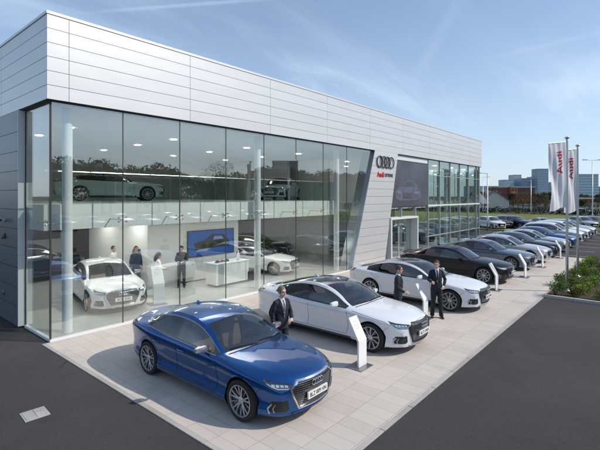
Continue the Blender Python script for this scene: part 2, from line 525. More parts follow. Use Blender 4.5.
    def basis(kind, s=1):
        if kind == 'front': return (lambda u, v: (Vector((u, -4, v)), Vector((0, 1, 0))))
        if kind == 'rear': return (lambda u, v: (Vector((u, 4, v)), Vector((0, -1, 0))))
        if kind == 'side': return (lambda u, v: (Vector((s * 3, u - L / 2, v)), Vector((-s, 0, 0))))
        if kind == 'top': return (lambda u, v: (Vector((u, v - L / 2, 3)), Vector((0, 0, -1))))
        if kind == 'fdiag':
            a = R(38); e = Vector((s * math.cos(a), math.sin(a), 0)); d = Vector((-s * math.sin(a), math.cos(a), 0))
            return (lambda u, v: (e * u + Vector((0, -L / 2, v)) - d * 2.0, d))
        if kind == 'rdiag':
            a = R(38); e = Vector((s * math.cos(a), -math.sin(a), 0)); d = Vector((-s * math.sin(a), -math.cos(a), 0))
            return (lambda u, v: (e * u + Vector((0, L / 2, v)) - d * 2.0, d))
    def patch(bm, poly, bas, off=0.004, res=0.05, thick=0.0, mi=0):
        b = bmesh.new()
        vs = [b.verts.new((p[0], p[1], 0)) for p in poly]
        b.faces.new(vs)
        bmesh.ops.triangulate(b, faces=b.faces[:])
        for _ in range(5):
            es = [e for e in b.edges if e.calc_length() > res]
            if not es: break
            bmesh.ops.subdivide_edges(b, edges=es, cuts=1)
            bmesh.ops.triangulate(b, faces=b.faces[:])
        mp = {}
        for v in b.verts:
            o, d = bas(v.co.x, v.co.y)
            h, n = cast(o, d)
            if h is None: mp[v] = None; continue
            mp[v] = (h - d * off, d)
        vm = {}; vm2 = {}
        for v in b.verts:
            if mp[v]: vm[v] = bm.verts.new(mp[v][0])
        for f in b.faces:
            if all(mp[v] for v in f.verts):
                nf = bm.faces.new([vm[v] for v in f.verts]); nf.material_index = mi; nf.smooth = True
        if thick > 0:
            for e in b.edges:
                if len(e.link_faces) == 1 and all(mp[v] for v in e.verts):
                    a, c = e.verts
                    for v in (a, c):
                        if v not in vm2: vm2[v] = bm.verts.new(mp[v][0] + mp[v][1] * thick)
                    nf = bm.faces.new((vm[a], vm[c], vm2[c], vm2[a])); nf.material_index = mi
        b.free()
    def line(bm, pts, bas, width=0.008, off=0.0025, res=0.05, mi=0, thick=0.0):
        """ribbon along a 2D polyline laid on the surface"""
        dense = []
        for a, b in zip(pts, pts[1:]):
            m = max(1, int(math.hypot(b[0] - a[0], b[1] - a[1]) / res))
            dense += [(a[0] + (b[0] - a[0]) * i / m, a[1] + (b[1] - a[1]) * i / m) for i in range(m)]
        dense.append(pts[-1])
        prev = None
        for i, p in enumerate(dense):
            q0 = dense[max(i - 1, 0)]; q1 = dense[min(i + 1, len(dense) - 1)]
            dx, dy = q1[0] - q0[0], q1[1] - q0[1]; l = math.hypot(dx, dy) or 1
            nx, ny = -dy / l * width / 2, dx / l * width / 2
            cur = []
            for sg in (1, -1):
                o, d = bas(p[0] + nx * sg, p[1] + ny * sg); h, n = cast(o, d)
                cur.append((h - d * off) if h is not None else None)
            if any(c is None for c in cur): prev = None; continue
            if thick > 0: cur = cur + [c + d * thick for c in cur]
            cur = [bm.verts.new(c) for c in cur]
            if prev:
                f = bm.faces.new((prev[0], prev[1], cur[1], cur[0])); f.material_index = mi
                if thick > 0:
                    bm.faces.new((prev[0], cur[0], cur[2], prev[2])).material_index = mi
                    bm.faces.new((prev[1], prev[3], cur[3], cur[1])).material_index = mi
            prev = cur
    def done(nm, bm, m, parent=root, smooth=False):
        bmesh.ops.remove_doubles(bm, verts=bm.verts, dist=1e-5)
        return bm_obj(nm, bm, m, parent, smooth, 40)

    G = dz if suv else .045  # grille vertical offset
    front = basis('front')
    gp = [(-.40, .700 + G), (.40, .700 + G), (.535, .60 + G), (.50, .47 + G * .8), (.385, .27 + G * .5), (-.385, .27 + G * .5), (-.50, .47 + G * .8), (-.535, .60 + G)]
    if not suv and not simple: pass
    bm = bmesh.new(); patch(bm, gp, front, 0.004, 0.06)
    grille = done('grille', bm, M_GLOSSBK)
    bm = bmesh.new(); line(bm, gp + gp[:1], front, 0.024, 0.022, 0.03, thick=0.03); done('grille_frame', bm, M_CHROME if trim is None else trim, grille)
    def gw(z):   # grille half width at height z
        z -= G
        if z > .60: return .535 - (z - .60) / .10 * .135
        if z > .47: return .50 + (z - .47) / .13 * .035
        return .385 + (z - .27) / .20 * .115
    if not simple:
        bm = bmesh.new()
        zz = .30 + G * .7
        while zz < .69 + G:
            w_ = gw(zz) - .025
            line(bm, [(-w_, zz), (w_, zz)], front, 0.007, 0.012, 0.08, thick=0.008); zz += .034
        for q in range(-10, 11):
            xx = q * .046
            if abs(xx) < .45: line(bm, [(xx, .30 + G), (xx, .66 + G)], front, 0.003, 0.009, 0.08)
        done('grille_bars', bm, M_BARS, grille)
    # four ring emblem
    h, n_ = cast(*front(0, .615 + G))
    bm = bmesh.new()
    for q in range(4):
        cx = (q - 1.5) * 0.066
        h, n_ = cast(*front(cx, .615 + G))
        lathe_pts = [(h.x + .045 * math.cos(a), h.y - .026, h.z + .045 * math.sin(a)) for a in [2 * PI * i / 20 for i in range(21)]]
        tube(bm, lathe_pts, 0.0065, 6, caps=False)
    done('emblem', bm, M_CHROME, grille, True)
    # plates
    for (fb, zp, lab) in (('front', .44 + G * .8, plate), ('rear', .62 + G * .5, plate)):
        h, n_ = cast(*basis(fb)(0, zp)); sgn = -1 if fb == 'front' else 1
        y_ = h.y + sgn * 0.034
        ob = mbox('number_plate', (-.26, .26, min(y_, y_ - sgn * .03), max(y_, y_ - sgn * .03), zp - .056, zp + .056), M_PLATE, root)
        if not simple:
            tx = text_mesh('plate_text', lab, .10, M_PLATETX, ob, 0.001, bold=0.0008)
            tx.location = (0, y_ + sgn * 0.002, zp); tx.rotation_euler = (R(90), 0, 0 if fb == 'front' else PI)
            sc_ = .44 / max(0.01, tx.dimensions.x if tx.dimensions.x > 0 else .44); tx.scale = (min(1, sc_), 1, 1)
    # lights
    for s in (-1, 1):
        fd = basis('fdiag', s)
        hp = [(.445, .668 + G), (.60, .684 + G), (.78, .706 + G), (.93, .745 + G), (.905, .69 + G), (.83, .635 + G), (.72, .60 + G), (.56, .588 + G), (.50, .60 + G)]
        bm = bmesh.new(); patch(bm, hp, fd, 0.005, 0.05, 0.012)
        hl = done('headlight', bm, M_LAMPIN, smooth=False)
        bm = bmesh.new()
        line(bm, [(.52, .612 + G), (.70, .620 + G), (.80, .65 + G), (.88, .69 + G)], fd, 0.013, 0.009, .03)
        for q in range(4 if not simple else 2):
            u0 = .535 + q * .072
            patch(bm, [(u0, .632 + G + q * .004), (u0 + .055, .636 + G + q * .004), (u0 + .058, .664 + G + q * .006), (u0 + .004, .658 + G + q * .006)], fd, 0.008, .1)
        done('light_strip', bm, M_LED, hl)
        bm = bmesh.new(); patch(bm, hp, fd, 0.012, 0.05); done('headlight_lens', bm, M_LENS, hl, True)
        # side intake
        bm = bmesh.new()
        fi = [(.545, .435 + G * .8), (.80, .425 + G * .8), (.86, .36 + G * .6), (.84, .275 + G * .5), (.56, .265 + G * .5), (.515, .30 + G * .5)]
        patch(bm, fi, fd, 0.004, 0.06)
        it = done('air_intake', bm, M_PLASTIC)
        if not simple:
            bm = bmesh.new()
            line(bm, [(.80, .425), (.868, .35), (.84, .268)], fd, .022, .016, .03, thick=.02)
            line(bm, [(.745, .415), (.79, .35), (.765, .285)], fd, .012, .012, .03, thick=.014)
            done('intake_blade', bm, M_SATIN, it)
            bm = bmesh.new()
            for q in range(5): line(bm, [(.555, .30 + q * .027), (.77, .30 + q * .027)], fd, .004, .008, .05)
            done('intake_mesh', bm, M_SATIN if False else M_BRAKE, it)
        rd = basis('rdiag', s)
        tl = [(.45, .93 + G), (.62, .95 + G), (.88, .955 + G), (.955, .945 + G), (.93, .87 + G), (.80, .845 + G), (.45, .845 + G)]
        bm = bmesh.new(); patch(bm, tl, rd, 0.006, .06, .01); done('tail_light', bm, M_TAIL)
    if not simple:
        bm = bmesh.new()
        line(bm, [(-.48, .235), (.48, .235)], front, .02, .014, .06, thick=.02)
        done('front_splitter', bm, M_CHROME if body_mat is not P_BLUE else body_mat)
        bm = bmesh.new(); patch(bm, [(-.52, .225), (.52, .225), (.56, .19), (-.56, .19)], front, .004, .06)
        done('lower_intake', bm, M_PLASTIC)
    bm = bmesh.new(); patch(bm, [(-.60, .42 + G), (.60, .42 + G), (.62, .24 + G), (-.62, .24 + G)], basis('rear'), .006, .08)
    done('rear_diffuser', bm, M_PLASTIC)
    # panel gaps
    def gap(*a):
        bm = bmesh.new(); line(bm, *a)
        if bm.verts: done('panel_gap', bm, M_GAP)
        else: bm.free()
    gz = zl(2) + .13
    for s in (-1, 1):
        sd = basis('side', s)
        f0 = S['cowl'] + .16
        r1 = S['ra'] - .12
        gap([(f0 + .02, gz), (f0 - .02, .5), (f0, .80 + dz), (f0 + .06, .905 + dz)], sd)
        gap([(2.80, gz), (2.79, .6), (2.81, .93 + dz)], sd)
        gap([(r1 - .36, gz), (r1 - .33, .45), (r1 - .22, .62), (r1 - .12, .73), (r1 + .02, .86 + dz), (r1 + .08, .975 + dz)], sd)
        gap([(f0 + .02, gz), (r1 - .36, gz)], sd, .007)
        gap([(.42, .70 + dz), (.60, .775 + dz), (1.0, .835 + dz), (1.45, .885 + dz)], sd, .006)
        tp = basis('top')
        if style == 'saloon': gap([(s * .60, 4.30), (s * .62, 4.6), (s * .60, 4.8)], tp, .006)
        # fuel / bumper gap
        gap([(.47, .665 + dz), (.56, .60 + dz), (.60, .53)], sd, .005)
        gap([(L - .32, .80 + dz), (L - .42, .66 + dz), (L - .52, .60)], sd, .005)
    gap([(-.72, S['cowl'] + .04), (-.4, S['cowl'] - .04), (0, S['cowl'] - .055), (.4, S['cowl'] - .04), (.72, S['cowl'] + .04)], basis('top'), .03, .002)
    gap([(-.42, .075), (.42, .075)], basis('top'), .006)
    # chrome trim around the side glass
    tm = M_TRIM if trim is None else trim
    for s in (-1, 1):
        bm = bmesh.new()
        for (row, z0) in ((nS, 0), (nG - 1, 1)):
            prev = None
            for i, t in enumerate(ts):
                if not (S['cowl'] + .04 <= t <= S['dlo'] + .03): continue
                x, z = half[i][row]
                p = Vector((s * x, Y(t, x, z), z)); o = Vector((s * .008, 0, .001))
                a = bm.verts.new(p + o + Vector((0, 0, .013))); b = bm.verts.new(p + o + Vector((0, 0, -.009)))
                if prev: bm.faces.new((prev[0], prev[1], b, a) if s > 0 else (prev[1], prev[0], a, b))
                prev = (a, b)
        done('window_trim', bm, tm)
    # handles, mirrors
    for s in (-1, 1):
        for tt in (2.62, 3.50):
            if suv: tt -= .1
            h, n_ = cast(Vector((s * 3, tt - L / 2, .80 + dz)), Vector((-s, 0, 0)))
            bm = bmesh.new(); tube(bm, [h + Vector((s * .004, -.11, 0)), h + Vector((s * .03, -.07, .002)), h + Vector((s * .03, .07, .004)), h + Vector((s * .004, .11, .002))], [.011, .013, .013, .011], 8)
            done('door_handle', bm, body_mat, smooth=True)
        bm = bmesh.new()
        my = S['cowl'] + .50 - L / 2; mz = 1.00 + dz
        box(bm, s * 1.005 - .115, s * 1.005 + .115, my - .07, my + .04, mz - .062, mz + .066, .036)
        for v in bm.verts:
            q = max(0, (s * v.co.x - .93) / .19); v.co.y += .035 * q * (v.co.y < my); v.co.z = mz + (v.co.z - mz) * (1 - .28 * q)
        tube(bm, [(s * .84, my + .02, mz - .09), (s * .93, my + .01, mz - .065), (s * .98, my, mz - .03)], [(.03, .018)] * 3, 8)
        mi_ = done('mirror', bm, body_mat if not (body_mat is P_BLUE) else M_SATIN, smooth=True)
        bm = bmesh.new(); lathe(bm, [(.0001, 0), (1, 0)], 16, 'X')
        for v in bm.verts: v.co = Vector((s * 1.005 + v.co.y * .095, my + .038, mz + v.co.z * .056))
        done('mirror_glass', bm, M_CHROME, mi_)
    # wheels + arch liners
    for (cy, cz) in wc:
        for s in (-1, 1):
            wheel_obj(root, (s * .815, cy, cz), s, wr, rim_style)
            bm = bmesh.new(); prev = None; n = 28
            inner = []
            for q in range(n + 1):
                a = R(-28) + (PI + R(56)) * q / n
                yy = cy + RA * math.cos(a); z_ = max(cz + RA * math.sin(a), .17)
                h, _ = cast(Vector((s * 3, yy, z_)), Vector((-s, 0, 0)))
                xo = (h.x if h is not None and abs(h.x) > .7 else s * .90) - s * 0.001
                o = [Vector((xo + s * .004, cy + (RA + .012) * math.cos(a), cz + (RA + .012) * math.sin(a))), Vector((xo + s * .004, yy, z_)), Vector((s * .56, yy, z_))]
                cur = [bm.verts.new(p) for p in o]; inner.append(cur[2])
                if prev:
                    bm.faces.new((prev[1], prev[2], cur[2], cur[1]))
                    if arch_trim: bm.faces.new((prev[0], prev[1], cur[1], cur[0]))
                prev = cur
            bm.faces.new(inner)
            done('wheel_arch', bm, M_PLASTIC)
    # underbody and cabin
    bm = bmesh.new()
    box(bm, -.56, .56, .35 - L / 2, L / 2 - .4, .17, .34)
    box(bm, -.86, .86, S['fa'] + .42 - L / 2, S['ra'] - .42 - L / 2, .20, .40)
    box(bm, -.70, .70, S['ra'] - .5 - L / 2, L / 2 - .5, .40, .90 + dz)
    box(bm, -.68, .68, .3 - L / 2, S['cowl'] + .05 - L / 2, .3, .62)
    done('underbody', bm, M_GAP)
    bm = bmesh.new()
    y0 = S['cowl'] - L / 2
    box(bm, -.76, .76, y0 + .02, y0 + .48, .60, .90 + dz, .03)
    box(bm, -.13, .13, y0 + .45, y0 + 1.5, .4, .62 + dz, .03)
    for s in (-1, 1):
        box(bm, min(s * .77, s * .84), max(s * .77, s * .84), y0 + .3, y0 + 2.6, .4, .90 + dz)
    sd_ = done('dashboard', bm, M_DASH)
    bm = bmesh.new()
    cx_ = .37
    ring = [(cx_ + .18 * math.cos(a), y0 + .66 + .07 * math.sin(a), .82 + dz + .165 * math.sin(a)) for a in [2 * PI * i / 20 for i in range(21)]]
    tube(bm, ring, .016, 6, False); tube(bm, [(cx_, y0 + .64, .82 + dz), (cx_, y0 + .45, .74 + dz)], .04, 8)
    tube(bm, [(cx_ - .17, y0 + .66, .82 + dz), (cx_ + .17, y0 + .66, .82 + dz)], .014, 6)
    done('steering_wheel', bm, M_DASH, sd_, True)
    for (sx, sy, w_, hgt) in ((-.37, 1.15, .26, 0), (.37, 1.15, .26, 0), (-.36, 2.05, .34, -.02), (.36, 2.05, .34, -.02)):
        bm = bmesh.new()
        yb = y0 + sy
        box(bm, sx - w_, sx + w_, yb - .45, yb + .12, .42, .56 + dz, .05)
        b2 = bmesh.new(); box(b2, -w_, w_, -.07, .07, 0, .60, .05)
        box(b2, -.13, .13, -.05, .05, .64, .83, .04)
        box(b2, -.06, -.045, -.01, .01, .58, .68); box(b2, .045, .06, -.01, .01, .58, .68)
        bmesh.ops.transform(b2, matrix=Matrix.Translation((sx, yb + .08, .50 + dz + hgt)) @ Matrix.Rotation(R(-16), 4, 'X'), verts=b2.verts)
        tmp = bpy.data.meshes.new('t'); b2.to_mesh(tmp); b2.free(); bm.from_mesh(tmp); bpy.data.meshes.remove(tmp)
        if sy > 2 and style != 'suv': 
            for v in bm.verts: v.co.z = min(v.co.z, 1.16 + dz)
        done('seat', bm, seat_mat, smooth=True)
    # inner mirror, wipers, fin
    bm = bmesh.new(); zh = zt(S['head']) - .09
    box(bm, -.11, .11, S['head'] - .10 - L / 2, S['head'] - .07 - L / 2, zh - .06, zh, .01)
    done('inner_mirror', bm, M_PLASTIC)
    if not simple:
        bm = bmesh.new(); tp = basis('top')
        for (a, b) in (((-.05, S['cowl'] - .02), (-.62, S['cowl'] + .14)), ((.55, S['cowl'] + .05), (.02, S['cowl'] + .03))):
            line(bm, [a, b], tp, .014, .018, .05, thick=.012)
        done('wiper', bm, M_PLASTIC)
        h, _ = cast(*tp(0, S['rw0'] - .25 + 0))
        bm = bmesh.new()
        v = [bm.verts.new(h + Vector(p)) for p in ((-.025, -.09, -.005), (.025, -.09, -.005), (.025, .07, -.005), (-.025, .07, -.005), (-.004, .03, .055), (.004, .03, .055), (.004, .065, .055), (-.004, .065, .055))]
        for f in ((0, 1, 5, 4), (1, 2, 6, 5), (2, 3, 7, 6), (3, 0, 4, 7), (4, 5, 6, 7)): bm.faces.new([v[q] for q in f])
        done('roof_antenna', bm, body_mat)
        if style == 'fastback' or roof_mat is M_GLOSSBK:
            bm = bmesh.new(); line(bm, [(-.56, 2.78), (.56, 2.78)], tp, .012, .002); done('roof_gap', bm, M_GAP)
    freeze(root)
    return root
# ------------------------------------------------------------------ people
M_SKIN = mat('skin', (0.62, 0.39, 0.30), 0.5, var=0.08, vscale=12)
M_SKIN2 = mat('skin_tan', (0.54, 0.32, 0.23), 0.5, var=0.08, vscale=12)
M_SUIT = mat('suit_navy', (0.012, 0.014, 0.024), 0.8, var=0.25, vscale=8, bump=0.2, bscale=25)
M_SUIT2 = mat('suit_black', (0.011, 0.011, 0.014), 0.8, var=0.25, vscale=8, bump=0.2, bscale=25)
M_SHIRT = mat('shirt_white', (0.72, 0.73, 0.76), 0.7, bump=0.2, bscale=20)
M_TIE = mat('tie_grey', (0.10, 0.11, 0.17), 0.6)
M_TIE2 = mat('tie_dark', (0.015, 0.017, 0.035), 0.6)
M_SHOE = mat('shoe_black', (0.01, 0.009, 0.008), 0.3)
M_HAIRG = mat('hair_grey', (0.16, 0.13, 0.11), 0.7, var=0.3, vscale=60)
M_HAIRB = mat('hair_brown', (0.06, 0.035, 0.02), 0.7, var=0.3, vscale=60)
M_HAIRD = mat('hair_dark', (0.02, 0.014, 0.01), 0.7, var=0.3, vscale=60)
M_EYE = mat('eye_dark', (0.02, 0.015, 0.012), 0.3)
M_LIP = mat('lip', (0.30, 0.12, 0.10), 0.5)
M_DENIM = mat('shirt_navy', (0.02, 0.03, 0.06), 0.8, bump=0.2, bscale=20)
M_DARKC = mat('cloth_charcoal', (0.025, 0.027, 0.03), 0.85, bump=0.2, bscale=20)
M_BROCH = mat('brochure_white', (0.7, 0.7, 0.7), 0.5)

def remeshed(name, bm, m, voxel, parent, smooth_it=3, fac=0.4):
    bmesh.ops.recalc_face_normals(bm, faces=bm.faces)
    me = bpy.data.meshes.new(name + '_t'); bm.to_mesh(me); bm.free()
    o = bpy.data.objects.new('tmp_r', me); COL.objects.link(o)
    md = o.modifiers.new('r', 'REMESH'); md.mode = 'VOXEL'; md.voxel_size = voxel; md.use_smooth_shade = True
    sm = o.modifiers.new('s', 'SMOOTH'); sm.iterations = smooth_it; sm.factor = fac
    dg = bpy.context.evaluated_depsgraph_get()
    me2 = bpy.data.meshes.new_from_object(o.evaluated_get(dg)); me2.name = name
    bpy.data.objects.remove(o); bpy.data.meshes.remove(me)
    me2.materials.clear()
    if name in ('jacket', 'shirt', 'trousers'):      # cloth folds
        nrm_ = [v.normal.copy() for v in me2.vertices]; new_ = []
        for v in me2.vertices:
            c = v.co
            f = mnoise.noise(Vector((c.x * 9, c.y * 9, c.z * 15 + c.x * 12))) * .007 + mnoise.noise(Vector((c.x * 20, c.y * 20, c.z * 34))) * .0035
            near = 1.0 + .9 * math.exp(-((c.z - (1.13 if name != 'trousers' else .48)) / .10) ** 2)
            new_ += list(c + nrm_[v.index] * f * near)
        me2.vertices.foreach_set('co', new_); me2.update()
    for p in me2.polygons: p.use_smooth = True
    return new_obj(name, me2, parent, m)

def limb(bm, pts, rad, n=12):
    tube(bm, pts, rad, n)
    for p, r in zip(pts, rad):
        r = r if not isinstance(r, tuple) else min(r)
        ellipsoid(bm, p, (r, r, r), 12, 8)

def make_person(name, arms, legs=None, jacket=M_SUIT, trousers=M_SUIT2, hair=M_HAIRB, shirt=M_SHIRT, tie=M_TIE, skin=M_SKIN, woman=False, suit=True, turn=0.0, nod=0.0, curl=(1, 1), lean=0.0, voxel=0.007, bulk=1.0):
    """arms: {+1:(elbow, wrist, hand_dir, palm_normal), -1:...}; figure faces -Y, 1.8 m tall"""
    root = empty(name)
    legs = legs or {1: ((.10, -.015, .50), (.115, .02, .09)), -1: ((-.10, -.01, .50), (-.115, .03, .09))}
    sh = {1: Vector((.168, .01, 1.412)), -1: Vector((-.168, .01, 1.412))}
    if woman: sh = {1: Vector((.155, .01, 1.425)), -1: Vector((-.155, .01, 1.425))}
    HR = Matrix.Translation((0, 0, 1.522)) @ Matrix.Scale(1.09, 4) @ Matrix.Rotation(turn, 4, 'Z') @ Matrix.Rotation(nod, 4, 'X') @ Matrix.Translation((0, 0, -1.55))
    bm = bmesh.new()
    # torso + legs + arms under clothes
    tube(bm, [(0, .01, .88), (0, .005, 1.05), (0, .0, 1.25), (0, .01, 1.40), (0, .012, 1.47)], [(.09, .145), (.085, .125), (.095, .15), (.085, .155), (.05, .07)], 16)
    tube(bm, [(0, .015, 1.40), (0, .0, 1.56)], [.062, .056], 12)
    for s in (1, -1):
        e, w, hd, pn = arms[s]; e = Vector(e); w = Vector(w); hd = Vector(hd).normalized(); pn = Vector(pn); pn = (pn - hd * pn.dot(hd)).normalized()
        limb(bm, [sh[s] - Vector((s * .02, 0, 0)), e, w], [.048, .038, .026])
        tube(bm, [(0, .01, 1.40), sh[s]], [.05, .05], 10)
        k, a = legs[s]; k = Vector(k); a = Vector(a)
        limb(bm, [(s * .09, .01, .90), k, a], [.075, .052, .036])
        tube(bm, [a + Vector((0, .03, -.05)), a + Vector((s * .013, -.12, -.062))], [.028, .014], 10)
        # hand
        sd = hd.cross(pn).normalized()       # across the palm
        thumb_side = sd if sd.dot(Vector((-s, -0.6, 0))) > 0 else -sd
        tube(bm, [w - hd * .01, w + hd * .03, w + hd * .085], [(.020, .026), (.017, .036), (.014, .040)] if False else [.025, .028, .024], 10)
        c = curl[0] if s == 1 else curl[1]
        for q in range(4):
            off = (q - 1.5) * .019
            L_ = (.072, .082, .077, .060)[q]
            b0 = w + hd * .078 + thumb_side * (-off if True else off)
            b0 = w + hd * .078 + thumb_side * (.0285 - q * .019)
            p1 = b0 + hd * L_ * .45 + pn * L_ * .12 * c
            p2 = p1 + hd * L_ * .28 + pn * L_ * .30 * c
            p3 = p2 + hd * L_ * .05 + pn * L_ * .30 * c
            tube(bm, [w + hd * .05 + thumb_side * (.02 - q * .013), b0, p1, p2, p3], [.012, .0105, .0095, .009, .008], 8)
        t0 = w + hd * .02 + thumb_side * .018
        tube(bm, [t0, t0 + thumb_side * .030 + hd * .032 + pn * .006, t0 + thumb_side * .038 + hd * .064 + pn * .018], [.013, .011, .009], 8)
    # head
    h = bmesh.new()
    ellipsoid(h, (0, .012, 1.695), (.074, .092, .098), 20, 14)
    ellipsoid(h, (0, -.022, 1.635), (.058, .066, .078), 18, 12)
    ellipsoid(h, (0, -.062, 1.588), (.030, .024, .022), 12, 8)
    tube(h, [(0, -.080, 1.690), (0, -.100, 1.655), (0, -.098, 1.643)], [.009, .014, .015], 8)
    tube(h, [(-.042, -.066, 1.700), (0, -.080, 1.702), (.042, -.066, 1.700)], [.010, .010, .010], 8)
    for s in (1, -1):
        ellipsoid(h, (s * .076, .012, 1.662), (.011, .018, .032), 10, 8)
        ellipsoid(h, (s * .040, -.052, 1.640), (.020, .020, .022), 10, 8)
    bmesh.ops.transform(h, matrix=HR, verts=h.verts)
    tmp = bpy.data.meshes.new('t'); h.to_mesh(tmp); h.free(); bm.from_mesh(tmp); bpy.data.meshes.remove(tmp)
    body = remeshed('body', bm, skin, voxel, root, 2, 0.35)
    # eyes, mouth
    for s in (1, -1):
        bm = bmesh.new(); ellipsoid(bm, (s * .031, -.0745, 1.678), (.013, .008, .0065), 10, 6)
        bmesh.ops.transform(bm, matrix=HR, verts=bm.verts); bm_obj('eye', bm, M_EYE, root, True)
        bm = bmesh.new(); tube(bm, [(s * .015, -.086, 1.700), (s * .032, -.081, 1.704), (s * .048, -.066, 1.699)], [.004, .005, .003], 6)
        bmesh.ops.transform(bm, matrix=HR, verts=bm.verts); bm_obj('eyebrow', bm, hair, root, True)
    bm = bmesh.new(); ellipsoid(bm, (0, -.086, 1.615), (.024, .008, .006), 10, 6)
    bmesh.ops.transform(bm, matrix=HR, verts=bm.verts); bm_obj('mouth', bm, M_LIP, root, True)
    # hair
    bm = bmesh.new()
    ellipsoid(bm, (0, .016, 1.706), (.081, .094, .093), 20, 14)
    for s in (1, -1): ellipsoid(bm, (s * .058, .025, 1.685), (.024, .045, .042), 12, 8)
    ellipsoid(bm, (0, .068, 1.665), (.055, .034, .055), 12, 8)
    if woman:
        tube(bm, [(0, .05, 1.70), (0, .085, 1.58), (0, .10, 1.42)], [.08, .075, .04], 12)
    for v in bm.verts:
        if v.co.y < -.045 and v.co.z < 1.742: v.co.y = -.045 + (v.co.y + .045) * .05; v.co.x *= .94
        v.co += Vector((1, 1, 1)) * (mnoise.noise(v.co * 30) * .006)
    bmesh.ops.transform(bm, matrix=HR, verts=bm.verts)
    remeshed('hair', bm, hair, 0.008, root, 1)
    # trousers
    bm = bmesh.new()
    tube(bm, [(0, .01, 1.06), (0, .012, .98), (0, .015, .88), (0, .012, .83)], [(.098, .14), (.11, .155), (.115, .165), (.10, .15)], 16)
    for s in (1, -1):
        k, a = legs[s]; k = Vector(k); a = Vector(a)
        tube(bm, [Vector((s * .085, .012, .90)), (Vector((s * .085, .012, .90)) + k) / 2 + Vector((0, 0, 0)), k, (k + a) / 2, a + Vector((0, .0, -.045))], [.098 * bulk, .088 * bulk, .070, .064, .066], 14)
        ellipsoid(bm, k, (.072, .072, .072), 12, 8)
    remeshed('trousers', bm, trousers, 0.012, root, 3)
    # shoes
    for s in (1, -1):
        k, a = legs[s]; a = Vector(a); bm = bmesh.new()
        zf = a.z - .09
        tube(bm, [a + Vector((0, .065, -.048)), a + Vector((0, .02, -.04)), a + Vector((s * .012, -.08, -.052)), a + Vector((s * .025, -.19, -.066))], [(.032, .030), (.042, .040), (.036, .044), (.018, .034)] if False else [.036, .044, .040, .024], 12)
        for v in bm.verts: v.co.z = max(v.co.z, zf + .002)
        bm_obj('shoe', bm, M_SHOE, root, True)
    # jacket / top
    bm = bmesh.new()
    top = jacket
    hem = .84 if suit else .95
    fl = (.132, .186) if suit else (.118, .165)
    W_ = .92 if woman else 1.0
    tube(bm, [(0, .012, hem), (0, .01, hem + .1), (0, .004, 1.12), (0, .0, 1.28), (0, .006, 1.39), (0, .012, 1.455), (0, .016, 1.49)],
         [(fl[0] * bulk, fl[1] * W_), (.128 * bulk, .178 * W_), (.118 * bulk, .160 * W_), (.122 * bulk, .180 * W_), (.108, .178 * W_), (.078, .130), (.062, .075)], 20)
    for s in (1, -1):
        e, w, hd, pn = arms[s]; e = Vector(e); w = Vector(w)
        cuff = w + (e - w).normalized() * (.012 if suit else .06)
        limb(bm, [sh[s] - Vector((s * .01, 0, .002)), (sh[s] + e) / 2, e, (e + cuff) / 2, cuff], [.064 if suit else .057, .057, .050, .045, .040], 14)
        tube(bm, [(s * .035, .014, 1.475), (s * .10, .014, 1.450), sh[s] + Vector((0, 0, .004))], [.036, .048, .060], 12)
    jk = remeshed('jacket' if suit else 'shirt', bm, top, 0.009, root, 4)
    # shirt front, collar and tie on the jacket
    if suit:
        b2 = bmesh.new(); b2.from_mesh(jk.data); bv = BVHTree.FromBMesh(b2); b2.free()
        def cloth(nm, poly, off, m):
            b = bmesh.new(); b.faces.new([b.verts.new((p[0], 0, p[1])) for p in poly]); bmesh.ops.triangulate(b, faces=b.faces[:])
            for _ in range(4):
                es = [e for e in b.edges if e.calc_length() > .03]
                if not es: break
                bmesh.ops.subdivide_edges(b, edges=es, cuts=1); bmesh.ops.triangulate(b, faces=b.faces[:])
            for v in b.verts:
                h = bv.ray_cast(Vector((v.co.x, -2, v.co.z)), Vector((0, 1, 0)), 4)[0]
                v.co.y = (h.y if h else -.07) - off
            bmesh.ops.solidify(b, geom=b.faces[:], thickness=-.004)
            return bm_obj(nm, b, m, root, True)
        cloth('shirt', [(-.062, 1.49), (.062, 1.49), (.055, 1.38), (.028, 1.20), (.0, 1.10), (-.028, 1.20), (-.055, 1.38)], .004, shirt)
        cloth('tie', [(-.018, 1.485), (.018, 1.485), (.013, 1.455), (.026, 1.22), (0, 1.13), (-.026, 1.22), (-.013, 1.455)], .010, tie)
        for s in (1, -1):
            cloth('lapel', [(s * .060, 1.495), (s * .098, 1.43), (s * .110, 1.36), (s * .085, 1.345), (s * .012, 1.10), (s * .028, 1.20), (s * .050, 1.38)], .010, jacket)
            e, w, hd, pn = arms[s]; w = Vector(w); e = Vector(e); d = (w - e).normalized()
            bm = bmesh.new(); tube(bm, [w - d * .03, w + d * .008], [.033, .034], 12); bm_obj('shirt_cuff', bm, shirt, root, True)
        bm = bmesh.new(); tube(bm, [(0, .014, 1.475), (0, .006, 1.525)], [.072, .064], 16); bm_obj('collar', bm, shirt, root, True)
    freeze(root)
    return root

ARMS_RELAX = {1: ((.222, .03, 1.14), (.232, -.04, .90), (0, -.1, -1), (-1, -.2, 0)), -1: ((-.222, .03, 1.14), (-.232, -.04, .90), (0, -.1, -1), (1, -.2, 0))}
def arms(r=None, l=None):
    a = dict(ARMS_RELAX)
    if r: a[-1] = r
    if l: a[1] = l
    return a
# ------------------------------------------------------------------ building
GX, GY = 4.24, 12.14
XW, YFA = 4.10, 12.0
XE = 38.2
YB = 30.0
ZT, ZB = 8.55, 6.29

